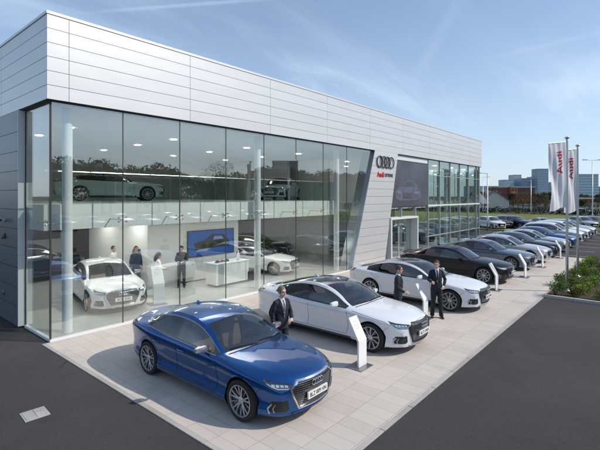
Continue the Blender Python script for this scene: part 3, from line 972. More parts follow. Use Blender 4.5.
def panel_mat(name, col, rough, metal, streak=0.04):
    m = mat(name, col, rough=rough, metal=metal)
    nt = m.node_tree; b = nt.nodes['Principled BSDF']; N = nt.nodes.new; L = nt.links.new
    geo = N('ShaderNodeNewGeometry')
    mr = N('ShaderNodeMapRange'); mr.inputs['To Min'].default_value = 1 - streak; mr.inputs['To Max'].default_value = 1 + streak
    L(geo.outputs['Random Per Island'], mr.inputs['Value'])
    tc = N('ShaderNodeTexCoord'); mp = N('ShaderNodeMapping'); mp.inputs['Scale'].default_value = (0.6, 0.6, 2.5)
    n = N('ShaderNodeTexNoise'); n.inputs['Scale'].default_value = 1.3; n.inputs['Detail'].default_value = 5
    L(tc.outputs['Object'], mp.inputs['Vector']); L(mp.outputs[0], n.inputs['Vector'])
    mr2 = N('ShaderNodeMapRange'); mr2.inputs['From Min'].default_value = .3; mr2.inputs['From Max'].default_value = .7; mr2.inputs['To Min'].default_value = .965; mr2.inputs['To Max'].default_value = 1.02
    L(n.outputs['Fac'], mr2.inputs['Value'])
    mul = N('ShaderNodeMath'); mul.operation = 'MULTIPLY'; L(mr.outputs[0], mul.inputs[0]); L(mr2.outputs[0], mul.inputs[1])
    vm = N('ShaderNodeVectorMath'); vm.operation = 'SCALE'; vm.inputs[0].default_value = col; L(mul.outputs[0], vm.inputs['Scale'])
    L(vm.outputs[0], b.inputs['Base Color'])
    # slight waviness of the sheet metal
    bp = N('ShaderNodeBump'); bp.inputs['Strength'].default_value = 0.06; bp.inputs['Distance'].default_value = 0.05
    n3 = N('ShaderNodeTexNoise'); n3.inputs['Scale'].default_value = 0.7; n3.inputs['Detail'].default_value = 1
    L(tc.outputs['Object'], n3.inputs['Vector']); L(n3.outputs['Fac'], bp.inputs['Height']); L(bp.outputs[0], b.inputs['Normal'])
    return m
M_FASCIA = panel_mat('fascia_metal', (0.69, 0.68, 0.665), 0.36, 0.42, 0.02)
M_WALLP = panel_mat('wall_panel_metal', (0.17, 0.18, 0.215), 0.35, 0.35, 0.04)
M_FSIDE = M_FASCIA
M_JOINT = mat('joint_dark', (0.03, 0.03, 0.033), 0.7)
M_BGLASS = glass_mat('facade_glass', (0.955, 0.985, 0.97), 0.14, maxf=0.85, bump=0.05, bscale=0.35)
M_BGLASS2 = glass_mat('facade_glass_green', (0.91, 0.97, 0.955), 0.15, maxf=0.85, bump=0.03, bscale=0.35)
M_BALU = glass_mat('balustrade_glass', (0.85, 0.93, 0.92), 0.06)
M_WHITE = mat('white_plaster', (0.74, 0.75, 0.74), 0.6)
M_SLAB = mat('white_slab', (0.78, 0.79, 0.78), 0.5)
M_COLUMN = mat('column_white', (0.76, 0.78, 0.78), 0.4)
M_FRAME = mat('frame_white', (0.70, 0.72, 0.72), 0.4)
M_MULL = mat('mullion_grey', (0.45, 0.48, 0.48), 0.4, 0.3)
M_IFLOOR = mat('showroom_tile', (0.42, 0.43, 0.42), 0.22, var=0.06, vscale=1.2)
M_CEIL = mat('ceiling_white', (0.72, 0.72, 0.71), 0.8)
M_IWALL = mat('interior_wall_grey', (0.62, 0.63, 0.62), 0.7)
M_REVEAL = mat('reveal_metal', (0.36, 0.40, 0.45), 0.3, 0.6)
M_STEEL = mat('steel_fitting', (0.5, 0.5, 0.5), 0.3, 0.9)
M_LAMPU = mat('ceiling_lamp_upper', (1, 1, 1), 0.5, emit=(1, .97, .92), estr=60.0)
M_FILL = mat('fill_panel_glow', (1, 1, 1), 0.5, emit=(1, .96, .9), estr=11.0)  # glow of the unseen panels added to brighten the lower showroom

bld = empty('dealership_building', (4.1, 12.0, 0))
tag(bld, 'two storey glass fronted car showroom with silver panelled fascia', 'building')
OFF = Vector((-4.1, -12.0, 0))
def bpart(nm, bm, m, parent=bld, smooth=False):
    if parent is bld: bmesh.ops.translate(bm, vec=OFF, verts=bm.verts)
    return bm_obj(nm, bm, m, parent, smooth)
def bbox(nm, dims, m, parent=bld, bevel=0.0):
    bm = bmesh.new(); box(bm, *dims, bevel=bevel); return bpart(nm, bm, m, parent)

# fascia: backing + real panels with open joints
cap = 0.075
rows = [ZB + (ZT - cap - ZB) * i / 6 for i in range(7)]
xs = [4.10, 4.63]
while xs[-1] + 3.8 < XE: xs.append(xs[-1] + 3.8)
xs.append(XE)
ys = [12.0]
while ys[-1] + 3.8 < YB: ys.append(ys[-1] + 3.8)
ys.append(YB)
bbox('fascia_backing', (4.15, XE - .05, 12.04, YB - .05, ZB + .02, ZT - .05), M_JOINT)
bm = bmesh.new(); g = .006
for a, b in zip(xs, xs[1:]):
    for c, d in zip(rows, rows[1:]):
        box(bm, a + (g if a > 4.2 else 0), b - g, 12.0, 12.035, c + g, d - g)
bpart('fascia', bm, M_FASCIA)
bm = bmesh.new()
for a, b in zip(ys, ys[1:]):
    for c, d in zip(rows, rows[1:]):
        box(bm, 4.1, 4.135, (a + g) if a > 12.01 else 12.037, b - g, c + g, d - g)
bpart('side_fascia', bm, M_FASCIA)
bm = bmesh.new()
for c, d in zip(rows, rows[1:]): box(bm, XE - .035, XE, 12.037, YB, c + g, d - g)
bpart('end_fascia', bm, M_FASCIA)
bm = bmesh.new()
box(bm, 4.08, XE + .02, 11.98, 12.28, ZT - cap, ZT); box(bm, 4.08, 4.38, 12.283, YB, ZT - cap, ZT); box(bm, XE - .28, XE + .02, 12.283, YB, ZT - cap, ZT)
bpart('parapet_capping', bm, M_FASCIA)
bm = bmesh.new(); box(bm, 4.39, XE - .3, 12.29, YB, ZT - .5, ZT - .4); bpart('roof', bm, M_MULL)
bm = bmesh.new(); box(bm, 4.14, 20.3, 12.042, 12.25, ZB - .015, ZB + .015); box(bm, 23.0, XE - .04, 12.042, 12.25, ZB - .015, ZB + .015); box(bm, 4.14, 4.34, 12.253, 14.1, ZB - .015, ZB + .015)
bpart('soffit', bm, M_JOINT)

# side wall with white return
bm = bmesh.new()
z = 0.05
zz = [0.05]
while zz[-1] + .56 < ZB - .1: zz.append(zz[-1] + .56)
zz.append(ZB - .02)
yy = [14.13]
while yy[-1] + 3.8 < YB: yy.append(yy[-1] + 3.8)
yy.append(YB)
for a, b in zip(yy, yy[1:]):
    for c, d in zip(zz, zz[1:]): box(bm, 4.06, 4.09, a + .004, b - g, c + g, d - g)
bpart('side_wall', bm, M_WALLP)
bbox('side_wall_core', (4.095, 4.235, 14.15, YB, 0, ZB - .02), M_JOINT)
bm = bmesh.new()
for c, d in zip([.05, 2.1, 4.2], [2.1, 4.2, ZB - .02]): box(bm, 4.06, 4.30, 14.10, 14.13, c + g * .5, d - g * .5)
bpart('wall_return', bm, M_FRAME)
bbox('back_wall', (4.24, XE, YB - .2, YB, 0, ZB), M_WHITE)
# inside face of the side wall
bbox('inner_side_wall', (4.245, 4.30, 14.15, YB - .2, 0, ZB), M_WHITE)

# columns
def column(x, y, r=.135, parent=bld):
    bm = bmesh.new(); lathe(bm, [(r, 0.02), (r, ZB)], 28, 'Z', (x, y, 0)); bpart('column', bm, M_COLUMN, parent, True)
for (x, y) in ((4.82, 12.62), (12.2, 12.72), (17.75, 12.72), (25.0, 12.9), (32.5, 12.9)): column(x, y)

# floor, mezzanine slab, ceilings
bbox('showroom_floor', (4.30, XE - .1, 12.20, YB - .2, 0.004, 0.028), M_IFLOOR)
SLZ0, SLZ1 = 2.84, 3.56
bbox('mezzanine_slab', (4.34, 18.05, 12.95, YB - .2, SLZ0, SLZ1), M_SLAB)
bbox('mezzanine_slab', (22.0, 37.6, 15.2, YB - .2, SLZ0, SLZ1 - .2), M_SLAB)
bbox('upper_ceiling', (4.31, XE - .1, 12.27, YB - .2, ZB + .001, ZB + .04) if False else (4.31, XE - .1, 12.27, YB - .2, ZB - .06, ZB - .02), M_CEIL)
# balustrade
for k in range(7):
    x0 = 4.45 + k * 1.945
    bbox('balustrade_pane', (x0 + .02, x0 + 1.92, 13.02, 13.03, SLZ1, SLZ1 + .92), M_BALU)
bm = bmesh.new(); tube(bm, [(4.40, 13.025, SLZ1 + .94), (18.0, 13.025, SLZ1 + .94)], .022, 8); bpart('handrail', bm, M_STEEL)

# glazing, left hall: panes between dark silicone joints
SP = 1.9425
xg = [GX + SP * k for k in range(8)]            # 4.24 .. 17.84
TZ = ZB - .03
ZG0 = .07
for a, b in zip(xg, xg[1:]):
    bbox('glass_pane', (a + .012, b - .012, GY, GY + .016, ZG0, TZ), M_BGLASS)
bbox('glass_pane', (GX, GX + .016, GY + .02, 14.08, ZG0, TZ), M_BGLASS)
bm = bmesh.new()      # last, raking pane against the pylon
prism(bm, [(xg[-1] + .012, ZG0), (18.25, ZG0), (20.45, TZ), (xg[-1] + .012, TZ)], .016, Matrix.Translation((0, GY + .016, 0)) @ Matrix.Rotation(R(90), 4, 'X'))
bpart('glass_pane', bm, M_BGLASS)
for x in xg:
    bbox('glass_joint', (x - .011 - (.02 if x == xg[0] else 0), x + .011, GY - .004, GY + .03, ZG0, TZ), M_JOINT)
bbox('glass_joint', (GX - .008, GX + .02, 14.06, 14.09, ZG0, TZ), M_JOINT)
bm = bmesh.new(); box(bm, GX - .03, 18.2, GY - .03, GY + .06, 0.0, ZG0); box(bm, GX - .03, GX + .06, GY + .063, 14.09, 0.0, ZG0); bpart('glazing_sill', bm, M_FRAME)
bm = bmesh.new(); box(bm, GX - .01, 20.35, GY - .02, GY + .05, TZ - .0, TZ + .012); bpart('glazing_head', bm, M_JOINT)
for x in xg[:-0 or None]:
    bm = bmesh.new()
    tube(bm, [(x + .02 if x == xg[0] else x, GY + .04, 3.10), (x + .02 if x == xg[0] else x, 12.95, 3.10)], .016, 8)
    for s in (-1, 1):
        tube(bm, [(x, GY + .10, 3.10), (x + s * .12, GY + .045, 3.16)], .011, 6); tube(bm, [(x, GY + .10, 3.10), (x + s * .12, GY + .045, 3.04)], .011, 6)
        tube(bm, [(x + s * .12, GY + .02, 3.16), (x + s * .12, GY + .05, 3.16)], .024, 8); tube(bm, [(x + s * .12, GY + .02, 3.04), (x + s * .12, GY + .05, 3.04)], .024, 8)
    bpart('glass_clamp', bm, M_STEEL)

# leaning pylon
PB0, PB1, PT0, PT1 = 18.10, 21.40, 20.34, 22.98
def plx(z, side):
    f = z / ZB
    return (PB0 + (PT0 - PB0) * f) if side == 0 else (PB1 + (PT1 - PB1) * f)
bm = bmesh.new(); n = 15
for i in range(n):
    a = ZB * i / n + .007; b = ZB * (i + 1) / n - .007
    if i == n - 1: b = ZB + .008 - .007
    a = max(a, .02)
    prism(bm, [(plx(a, 0), a), (plx(a, 1), a), (plx(b, 1), b), (plx(b, 0), b)], .03, Matrix.Translation((0, 12.03, 0)) @ Matrix.Rotation(R(90), 4, 'X'))
bpart('pylon', bm, M_FASCIA)
bm = bmesh.new()
prism(bm, [(PB0 + .004, 0.0), (PB1 - .004, 0.0), (PT1 - .004, ZB), (PT0 + .004, ZB)], .75, Matrix.Translation((0, 12.785, 0)) @ Matrix.Rotation(R(90), 4, 'X'))
bpart('pylon_core', bm, M_REVEAL)

# right hall curtain wall
xr_ = [21.5]
x = xg[-1]
while x < 23.3: x += SP
while x < 37.7: xr_.append(x); x += SP
xr_.append(38.0)
TR = 3.15     # transom
def inst_pane(a, b, z0, z1, m=M_BGLASS2): bbox('glass_pane', (a + .02, b - .02, GY + .02, GY + .036, z0, z1), m)
for a, b in zip(xr_, xr_[1:]):
    if b > 27.0:
        inst_pane(a if a > 25.6 else 25.62, b, ZG0, TR - .05)
        inst_pane(a if a > 27.45 else 27.45, b, TR + .05, TZ)
    elif a >= 25.5: inst_pane(a, b, ZG0, TR - .05)
inst_pane(21.9, 25.55, 2.42, TR - .05)
for x in xr_[1:]:
    zt_ = TZ; z0_ = ZG0 if x > 25.7 else 2.42
    if x < 25.7: zt_ = TR - .05
    if 25.7 < x < 27.4: zt_ = TR - .05
    bbox('mullion', (x - .03, x + .03, GY - .03, GY + .20, z0_, zt_), M_MULL if x < 37.9 else M_MULL)
bm = bmesh.new(); box(bm, 21.4, 38.0, GY - .035, GY + .15, TR - .05, TR + .05); bpart('transom', bm, M_FRAME)
bm = bmesh.new(); box(bm, 27.3, 38.0, GY - .033, GY + .1, 5.2, 5.24); bpart('transom', bm, M_MULL)
bm = bmesh.new(); box(bm, 27.3, 38.0, GY - .033, GY + .1, 1.05, 1.09); bpart('transom', bm, M_MULL)
bm = bmesh.new(); box(bm, 25.6, 38.03, GY - .04, GY + .16, 0, ZG0); bpart('glazing_sill', bm, M_FRAME)
for k in range(4): bbox('glass_pane', (38.0, 38.016, GY + .2 + k * 1.95, GY + .2 + (k + 1) * 1.95 - .04, ZG0, TZ), M_BGLASS2)
for k in range(5): bbox('mullion', (37.97, 38.05, GY + .18 + k * 1.95 - .02, GY + .22 + k * 1.95 - .02, ZG0, TZ), M_MULL)
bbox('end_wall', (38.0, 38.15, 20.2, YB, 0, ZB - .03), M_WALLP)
# strip above the screen
bbox('screen_head', (23.0, 27.40, GY - .01, GY + .1, 5.95, TZ), M_FRAME)

# entrance portal with two glass doors
bm = bmesh.new()
box(bm, 21.98, 22.10, 11.90, 12.7, 0, 2.42); box(bm, 25.40, 25.52, 11.90, 12.7, 0, 2.42); box(bm, 21.98, 25.52, 11.90, 12.7, 2.423, 2.54)
bpart('entrance_portal', bm, M_FRAME)
for (a, b) in ((22.12, 23.74), (23.76, 25.38)):
    bm = bmesh.new()
    box(bm, a, a + .06, 12.35, 12.40, .03, 2.40); box(bm, b - .06, b, 12.35, 12.40, .03, 2.40); box(bm, a + .06, b - .06, 12.35, 12.40, 2.32, 2.40); box(bm, a + .06, b - .06, 12.35, 12.40, .03, .13)
    d_ = bpart('door', bm, M_MULL)
    bm = bmesh.new(); box(bm, a + .06, b - .06, 12.37, 12.38, .13, 2.32); bmesh.ops.translate(bm, vec=OFF, verts=bm.verts); bm_obj('door_glass', bm, M_BGLASS2, d_)
    hx = b - .14 if a < 23 else a + .14
    bm = bmesh.new(); tube(bm, [(hx, 12.30, .9), (hx, 12.30, 1.5)], .015, 8); tube(bm, [(hx, 12.30, .95), (hx, 12.36, .95)], .01, 6); tube(bm, [(hx, 12.30, 1.45), (hx, 12.36, 1.45)], .01, 6)
    bmesh.ops.translate(bm, vec=OFF, verts=bm.verts); bm_obj('door_handle', bm, M_STEEL, d_)
bbox('entrance_mat', (22.2, 25.3, 12.8, 14.6, .03, .04), M_JOINT)

# interior partitions
bbox('partition_wall', (9.35, 9.5, 16.453, 21.8, .03, SLZ0), M_WHITE)
bbox('partition_wall', (9.35, 14.3, 16.3, 16.45, .03, SLZ0), M_WHITE)
bbox('partition_wall', (9.753, 16.5, 21.9, 22.0, .03, SLZ0), M_WHITE)
bbox('partition_wall', (22.1, 22.3, 16.5, YB - .2, .03, ZB - .07), M_WHITE)
bbox('partition_wall', (6.2, 9.4, 24.0, 24.15, .03, SLZ0), M_IWALL)
bbox('upper_partition_wall', (4.31, 21.9, 27.2, 27.3, SLZ1, ZB - .07), M_IWALL)
bbox('upper_partition_wall', (21.0, 21.15, 19.0, 27.15, SLZ1, ZB - .07), M_IWALL)
bbox('partition_wall', (28.0, 37.5, 21.0, 21.2, .03, ZB - .07), M_IWALL)
# small ceiling spots; the large panels under the mezzanine are added fill light
def dl(x, y, z):
    bm = bmesh.new(); box(bm, x - .45, x + .45, y - .45, y + .45, z - .02, z - .004) if z < 4 else box(bm, x - .10, x + .10, y - .10, y + .10, z - .02, z - .004)
    lamp = bpart('ceiling_spot_or_fill', bm, M_FILL if z < 4 else M_LAMPU)
for x in (6.2, 8.6, 11.0, 13.4, 15.8):
    for y in (14.2, 17.0, 19.8): dl(x, y, SLZ0)  # out of view below the slab, added to light the ground floor
for x in (6.2, 10.4, 14.6, 18.6):
    for y in (16.0, 19.0, 22.5): dl(x, y, ZB - .06)
for x in (25.0, 29.0, 33.0, 36.5):
    for y in (14.0, 17.0, 19.8): dl(x, y, ZB - .06)

# ring emblem and lettering on the pylon
bm = bmesh.new()
for q in range(4):
    cx = 21.44 + (q - 1.5) * .42; c = []
    for i in range(33):
        a = 2 * PI * i / 32; c.append((cx + .31 * math.cos(a), 11.955 - (q % 2) * .012, 5.70 + .31 * math.sin(a)))
    tube(bm, c, .032, 8, False)
bmesh.ops.translate(bm, vec=OFF, verts=bm.verts)
bm_obj('ring_emblem', bm, mat('emblem_dark_chrome', (.09, .09, .10), .25, .7), bld, True)
M_RED = mat('sign_red', (0.60, 0.012, 0.015), 0.4)
M_SGREY = mat('sign_grey', (0.11, 0.11, 0.12), 0.5)
t = text_mesh('sign_lettering', 'Audi', .40, M_RED, bld, .012, bold=.008); t.location = Vector((20.93, 11.985, 4.98)) + OFF; t.rotation_euler = (R(90), 0, 0)
t = text_mesh('sign_lettering', 'LITTDIAL', .27, M_SGREY, bld, .012, bold=.002); t.location = Vector((21.88, 11.985, 4.97)) + OFF; t.rotation_euler = (R(90), 0, 0); t.scale = (.86, 1, 1)

# wall lamps / cctv on side wall
cam_root = empty('security_camera', (4.06, 15.35, 3.05))
tag(cam_root, 'small white security camera on the grey side wall panels', 'camera')
bm = bmesh.new(); tube(bm, [(0, 0, 0), (-.14, 0, .02)], .02, 8); lathe(bm, [(.05, 0), (.05, -.02)], 12, 'X'); bm_obj('bracket', bm, M_FRAME, cam_root)
bm = bmesh.new(); box(bm, -.22, -.10, -.20, .12, -.02, .08, .02); bm_obj('housing', bm, M_FRAME, cam_root)
bm = bmesh.new(); tube(bm, [(-.16, -.20, .03), (-.16, -.215, .03)], .035, 12); bm_obj('lens', bm, M_GLOSSBK, cam_root)
wl = empty('wall_sensor', (4.06, 15.3, 2.55)); tag(wl, 'small brown rounded sensor below the white security camera on the side wall', 'sensor')
bm = bmesh.new(); ellipsoid(bm, (-.05, 0, 0), (.06, .08, .06)); bm_obj('cover', bm, mat('brown_plastic', (.16, .10, .07), .5), wl, True)
bm = bmesh.new(); box(bm, -.02, .0, -.05, .05, .03, .12); bm_obj('mount', bm, M_PLASTIC, wl)
wv = empty('wall_tap', (4.06, 15.4, .85)); tag(wv, 'round metal wall inlet low on the grey side wall', 'inlet')
bm = bmesh.new(); lathe(bm, [(.075, 0), (.075, -.03), (.055, -.035), (.0001, -.035)], 16, 'X'); bm_obj('flange', bm, M_WALLP, wv, True)
bm = bmesh.new(); tube(bm, [(-.035, 0, 0), (-.07, 0, 0)], .02, 8); bm_obj('nozzle', bm, M_STEEL, wv)
freeze(bld)

# --- large display in the facade (flat screen with a dim grey car picture)
M_SCR = mat('screen_dark', (0.075, 0.078, 0.10), 0.35, var=0.35, vscale=0.5)
M_SCRB = mat('screen_frame', (0.02, 0.02, 0.022), 0.4)
M_SCRC = mat('screen_car_tone', (0.105, 0.11, 0.155), 0.4, var=0.3, vscale=2)
M_SCRC2 = mat('screen_car_light', (0.16, 0.17, 0.24), 0.4, var=0.3, vscale=2)
def scr(root, poly, y, m, nm):
    bm = bmesh.new(); f = bm.faces.new([bm.verts.new((p[0], y, p[1])) for p in poly]); bm_obj(nm, bm, m, root)
ds = empty('display_screen', (24.4, 12.10, 3.1)); tag(ds, 'huge dark display screen with a dim grey car picture above the entrance', 'screen')
bm = bmesh.new(); box(bm, -3.05, 3.0, -.03, .10, 0.02, 2.86); bm_obj('screen_frame', bm, M_SCRB, ds)
bm = bmesh.new(); quad(bm, (-3.0, -.034, .07), (2.95, -.034, .07), (2.95, -.034, 2.80), (-3.0, -.034, 2.80)); bm_obj('screen', bm, M_SCR, ds)
carp = [(-1.6, .55), (-1.65, 1.0), (-1.2, 1.2), (-.7, 1.28), (-.35, 1.62), (.35, 1.72), (.95, 1.62), (1.3, 1.25), (1.75, 1.1), (1.85, .65), (1.3, .45), (-1.0, .42)]
scr(ds, carp, -.038, M_SCRC, 'screen_car')
scr(ds, [(-.55, 1.28), (-.25, 1.56), (.35, 1.64), (.85, 1.55), (1.05, 1.27)], -.042, M_SCR, 'screen_car_window')
scr(ds, [(-1.45, .88), (-.9, .82), (-.95, .98), (-1.35, 1.05)], -.042, M_SCRC2, 'screen_car_light')
scr(ds, [(.75, .8), (1.45, .86), (1.4, 1.02), (.9, .98)], -.042, M_SCRC2, 'screen_car_light')
scr(ds, [(-.7, .55), (.6, .52), (.5, .88), (-.62, .9)], -.042, M_SCR, 'screen_car_grille')

# ------------------------------------------------------------------ showroom contents
M_BLUESCR = mat('wall_screen_blue', (0.01, 0.06, 0.22), 0.3, emit=(0.01, 0.09, 0.38), estr=0.35)
M_DKSCR = mat('wall_screen_dark', (0.012, 0.014, 0.016), 0.3, emit=(.02, .03, .03), estr=.3)
M_PALE = mat('screen_pale', (.1, .14, .25), .4, emit=(.08, .12, .32), estr=.8)
def wall_screen(loc, w, h, m, label, pic=True):
    r = empty('wall_screen', loc); tag(r, label, 'screen')
    mbox('frame', (-w / 2, w / 2, -.06, 0, -h / 2, h / 2), M_PLASTIC, r)
    bm = bmesh.new(); quad(bm, (-w / 2 + .04, -.064, -h / 2 + .04), (w / 2 - .04, -.064, -h / 2 + .04), (w / 2 - .04, -.064, h / 2 - .04), (-w / 2 + .04, -.064, h / 2 - .04)); bm_obj('screen', bm, m, r)
    if pic:
        scr(r, [(-.35 * w, -.25 * h), (-.38 * w, .02 * h), (-.15 * w, .12 * h), (0, .32 * h), (.25 * w, .3 * h), (.36 * w, .08 * h), (.4 * w, -.2 * h)], -.068, M_DKSCR, 'picture')
        scr(r, [(.02 * w, .10 * h), (.05 * w, .24 * h), (.2 * w, .23 * h), (.26 * w, .1 * h)], -.072, M_PALE, 'picture_detail')
    return r
wall_screen((12.62, 16.295, 1.62), 2.7, 1.2, M_BLUESCR, 'wide blue screen on the white wall behind the reception counter')
wall_screen((7.6, 23.995, 2.05), 2.4, .9, M_DKSCR, 'long dark screen on the grey back wall behind the white car', False)
M_COUNTER = mat('counter_white', (.74, .75, .74), .35)
ct = empty('reception_counter', (12.0, 14.35, .028)); tag(ct, 'white box counter with small items on top beside the round column', 'counter')
mbox('counter_body', (-.9, .9, -.35, .35, 0.08, .92), M_COUNTER, ct, .01); mbox('counter_top', (-.93, .93, -.38, .38, .92, .96), M_COUNTER, ct, .008); mbox('plinth', (-.85, .85, -.3, .3, 0, .08), M_PLASTIC, ct)
for i, (x, h, m, lb) in enumerate(((-.6, .16, M_PLASTIC, 'left'), (-.35, .10, M_TAIL, 'b'), (-.1, .14, M_DASH, 'c'), (.55, .42, M_COUNTER, 'd'))):
    o = empty('counter_item', (12.0 + x, 14.30, .99))
    if i == 3:
        tag(o, 'tall white tapered bottle on the white counter', 'bottle')
        bm = bmesh.new(); lathe(bm, [(.07, 0), (.075, .2), (.03, .34), (.028, .42)], 16); bm_obj('bottle_body', bm, m, o, True)
    else:
        tag(o, ('small black model car at the left end of the counter', 'small red model car on the counter', 'small charcoal model car in the middle of the counter')[i], 'model car', 'model cars on the counter')
        bm = bmesh.new(); box(bm, -.10, .10, -.05, .05, .02, .06, .012); box(bm, -.05, .06, -.045, .045, .06, .10, .015); bm_obj('shell', bm, m, o, True)
        for a in (-.06, .06):
            for b in (-.05, .05):
                bm = bmesh.new(); tube(bm, [(a, b - .008, .02), (a, b + .008, .02)], .02, 10); bm_obj('wheel', bm, M_TYRE, o)
ct2 = empty('reception_counter', (11.35, 15.95, .028)); tag(ct2, 'long white counter below the blue wall screen', 'counter')
mbox('counter_body', (-.6, 2.6, -.2, .2, 0.06, .78), M_COUNTER, ct2, .01); mbox('plinth', (-.55, 2.55, -.16, .16, 0, .06), M_PLASTIC, ct2)
cb = empty('cube_seat', (13.15, 14.2, .028)); tag(cb, 'dark grey upholstered cube seat next to the white counter', 'stool')
mbox('seat', (-.3, .3, -.25, .25, .08, .45), M_DASH, cb, .03); mbox('base', (-.26, .26, -.21, .21, 0, .08), M_PLASTIC, cb)
bk = empty('bookcase', (8.95, 17.0, .028)); tag(bk, 'narrow brown and black coffee stand behind the two men', 'stand')
mbox('cabinet', (.15, .55, -.2, .2, 0, 1.0), M_IWALL, bk, .01); mbox('machine', (.18, .52, -.16, .16, 1.0, 1.45), mat('wood_brown', (.22, .12, .07), .5, var=.2), bk, .02); mbox('machine_top', (.2, .5, -.14, .14, 1.45, 1.53), M_PLASTIC, bk, .01)

# ------------------------------------------------------------------ display steles
M_STELE = mat('stele_white', (0.78, 0.78, 0.77), 0.35)
M_STBASE = mat('stele_base_metal', (0.30, 0.31, 0.33), 0.35, 0.8)
M_STTXT = mat('stele_print', (0.50, 0.50, 0.52), 0.5)
def make_stele():
    r = empty('information_stele')
    w = .17; t = .045
    bm = bmesh.new()
    prof = [(-.02, .012), (-.02, .62), (.26, 1.12), (.26 + t * .9, 1.12 - .02), (-.02 + t, .60), (-.02 + t, .012)]
    a = [bm.verts.new((-w, p[0], p[1])) for p in prof]; b = [bm.verts.new((w, p[0], p[1])) for p in prof]
    n = len(prof)
    bm.faces.new((a[0], a[1], a[4], a[5])); bm.faces.new((a[1], a[2], a[3], a[4])); bm.faces.new((b[0], b[5], b[4], b[1])); bm.faces.new((b[1], b[4], b[3], b[2]))
    for k in range(n): bm.faces.new((a[k], b[k], b[(k + 1) % n], a[(k + 1) % n]))
    bmesh.ops.recalc_face_normals(bm, faces=bm.faces)
    bmesh.ops.bevel(bm, geom=[e for e in bm.edges], offset=.004, segments=1, affect='EDGES')
    bm_obj('panel', bm, M_STELE, r)
    mbox('base_plate', (-.30, .22, -.17, .26, 0, .014), M_STBASE, r, .003)
    bm = bmesh.new()
    d = Vector((0, .28, .50)).normalized(); nrm = Vector((0, -d.z, d.y)); o = Vector((0, -.02, .62))
    for i, (u0, u1, s0, s1) in enumerate(((-.10, .06, .44, .455), (-.10, .10, .36, .375), (-.10, .03, .32, .333), (-.10, .08, .28, .293))):
        P = [o + d * s + Vector((u, 0, 0)) + nrm * .003 for u, s in ((u0, s0), (u1, s0), (u1, s1), (u0, s1))]
        bm.faces.new([bm.verts.new(p) for p in P])
    bm_obj('print', bm, M_STTXT, r)
    freeze(r); return r
stele0 = make_stele()
stele_spots = [
 ((8.12, 5.12, .012), 0, 'white bent information stele in front of the first white car beside the blue car'),
 ((12.55, 5.62, .012), 0, 'white bent information stele next to the two talking men'),
 ((18.25, 5.15, .012), 0, 'white bent information stele between the third car and the black car'),
 ((22.0, 4.95, .012), 0, 'white bent information stele beside the nose of the black car and grey-blue car'),
 ((25.7, 4.95, .012), 0, 'white bent information stele between the grey-blue car and the silver car'),
 ((30.2, 4.85, .012), 0, 'white bent information stele farthest along the paving before the bed of shrubs ends'),
 ((8.15, 13.45, .028), -.25, 'white information stele indoors in front of the woman with brown hair')]
for i, (l, rz, lb) in enumerate(stele_spots):
    o = stele0 if i == 0 else copy_tree(stele0)
    o.location = l; o.rotation_euler = (0, 0, rz); tag(o, lb, 'information stand', 'white information steles')
    o.scale = (1.15, 1.15, 1.15) if i == 6 else (.95, .95, .95)
# ------------------------------------------------------------------ ground, paving
F = Vector((math.cos(R(40.5)), math.sin(R(40.5)), 0)); RT = Vector((math.sin(R(40.5)), -math.cos(R(40.5)), 0))
def W(px, z, Z=0.0):
    """a far place seen in direction px at z metres"""
    p = F * z + RT * ((px - 300) / 427 * z); p.z = Z; return p

def ground_mat(name, cols, scale, rough=0.9, bump=0.3, bscale=200, big=0.05, spec=0.3):
    m = bpy.data.materials.new(name); m.use_nodes = True; nt = m.node_tree; b = nt.nodes['Principled BSDF']; N = nt.nodes.new; L = nt.links.new
    b.inputs['Roughness'].default_value = rough; b.inputs['Specular IOR Level'].default_value = spec
    tc = N('ShaderNodeTexCoord'); n1 = N('ShaderNodeTexNoise'); n1.inputs['Scale'].default_value = scale; n1.inputs['Detail'].default_value = 8; n1.inputs['Roughness'].default_value = .75
    n2 = N('ShaderNodeTexNoise'); n2.inputs['Scale'].default_value = big; n2.inputs['Detail'].default_value = 5
    L(tc.outputs['Object'], n1.inputs['Vector']); L(tc.outputs['Object'], n2.inputs['Vector'])
    r = N('ShaderNodeValToRGB'); r.color_ramp.elements[0].position = .35; r.color_ramp.elements[1].position = .68
    r.color_ramp.elements[0].color = (*cols[0], 1); r.color_ramp.elements[1].color = (*cols[1], 1)
    L(n1.outputs['Fac'], r.inputs['Fac'])
    mr = N('ShaderNodeMapRange'); mr.inputs['From Min'].default_value = .3; mr.inputs['From Max'].default_value = .7; mr.inputs['To Min'].default_value = .85; mr.inputs['To Max'].default_value = 1.15
    L(n2.outputs['Fac'], mr.inputs['Value'])
    vm = N('ShaderNodeVectorMath'); vm.operation = 'SCALE'; L(r.outputs['Color'], vm.inputs[0]); L(mr.outputs[0], vm.inputs['Scale']); L(vm.outputs[0], b.inputs['Base Color'])
    n3 = N('ShaderNodeTexNoise'); n3.inputs['Scale'].default_value = bscale; n3.inputs['Detail'].default_value = 3
    bp = N('ShaderNodeBump'); bp.inputs['Strength'].default_value = bump; bp.inputs['Distance'].default_value = .01
    L(tc.outputs['Object'], n3.inputs['Vector']); L(n3.outputs['Fac'], bp.inputs['Height']); L(bp.outputs[0], b.inputs['Normal'])
    MATS[name] = m
    return m
M_ASPH = ground_mat('asphalt', ((.036, .032, .033), (.075, .068, .068)), 60, .9, .5, 120, .35)
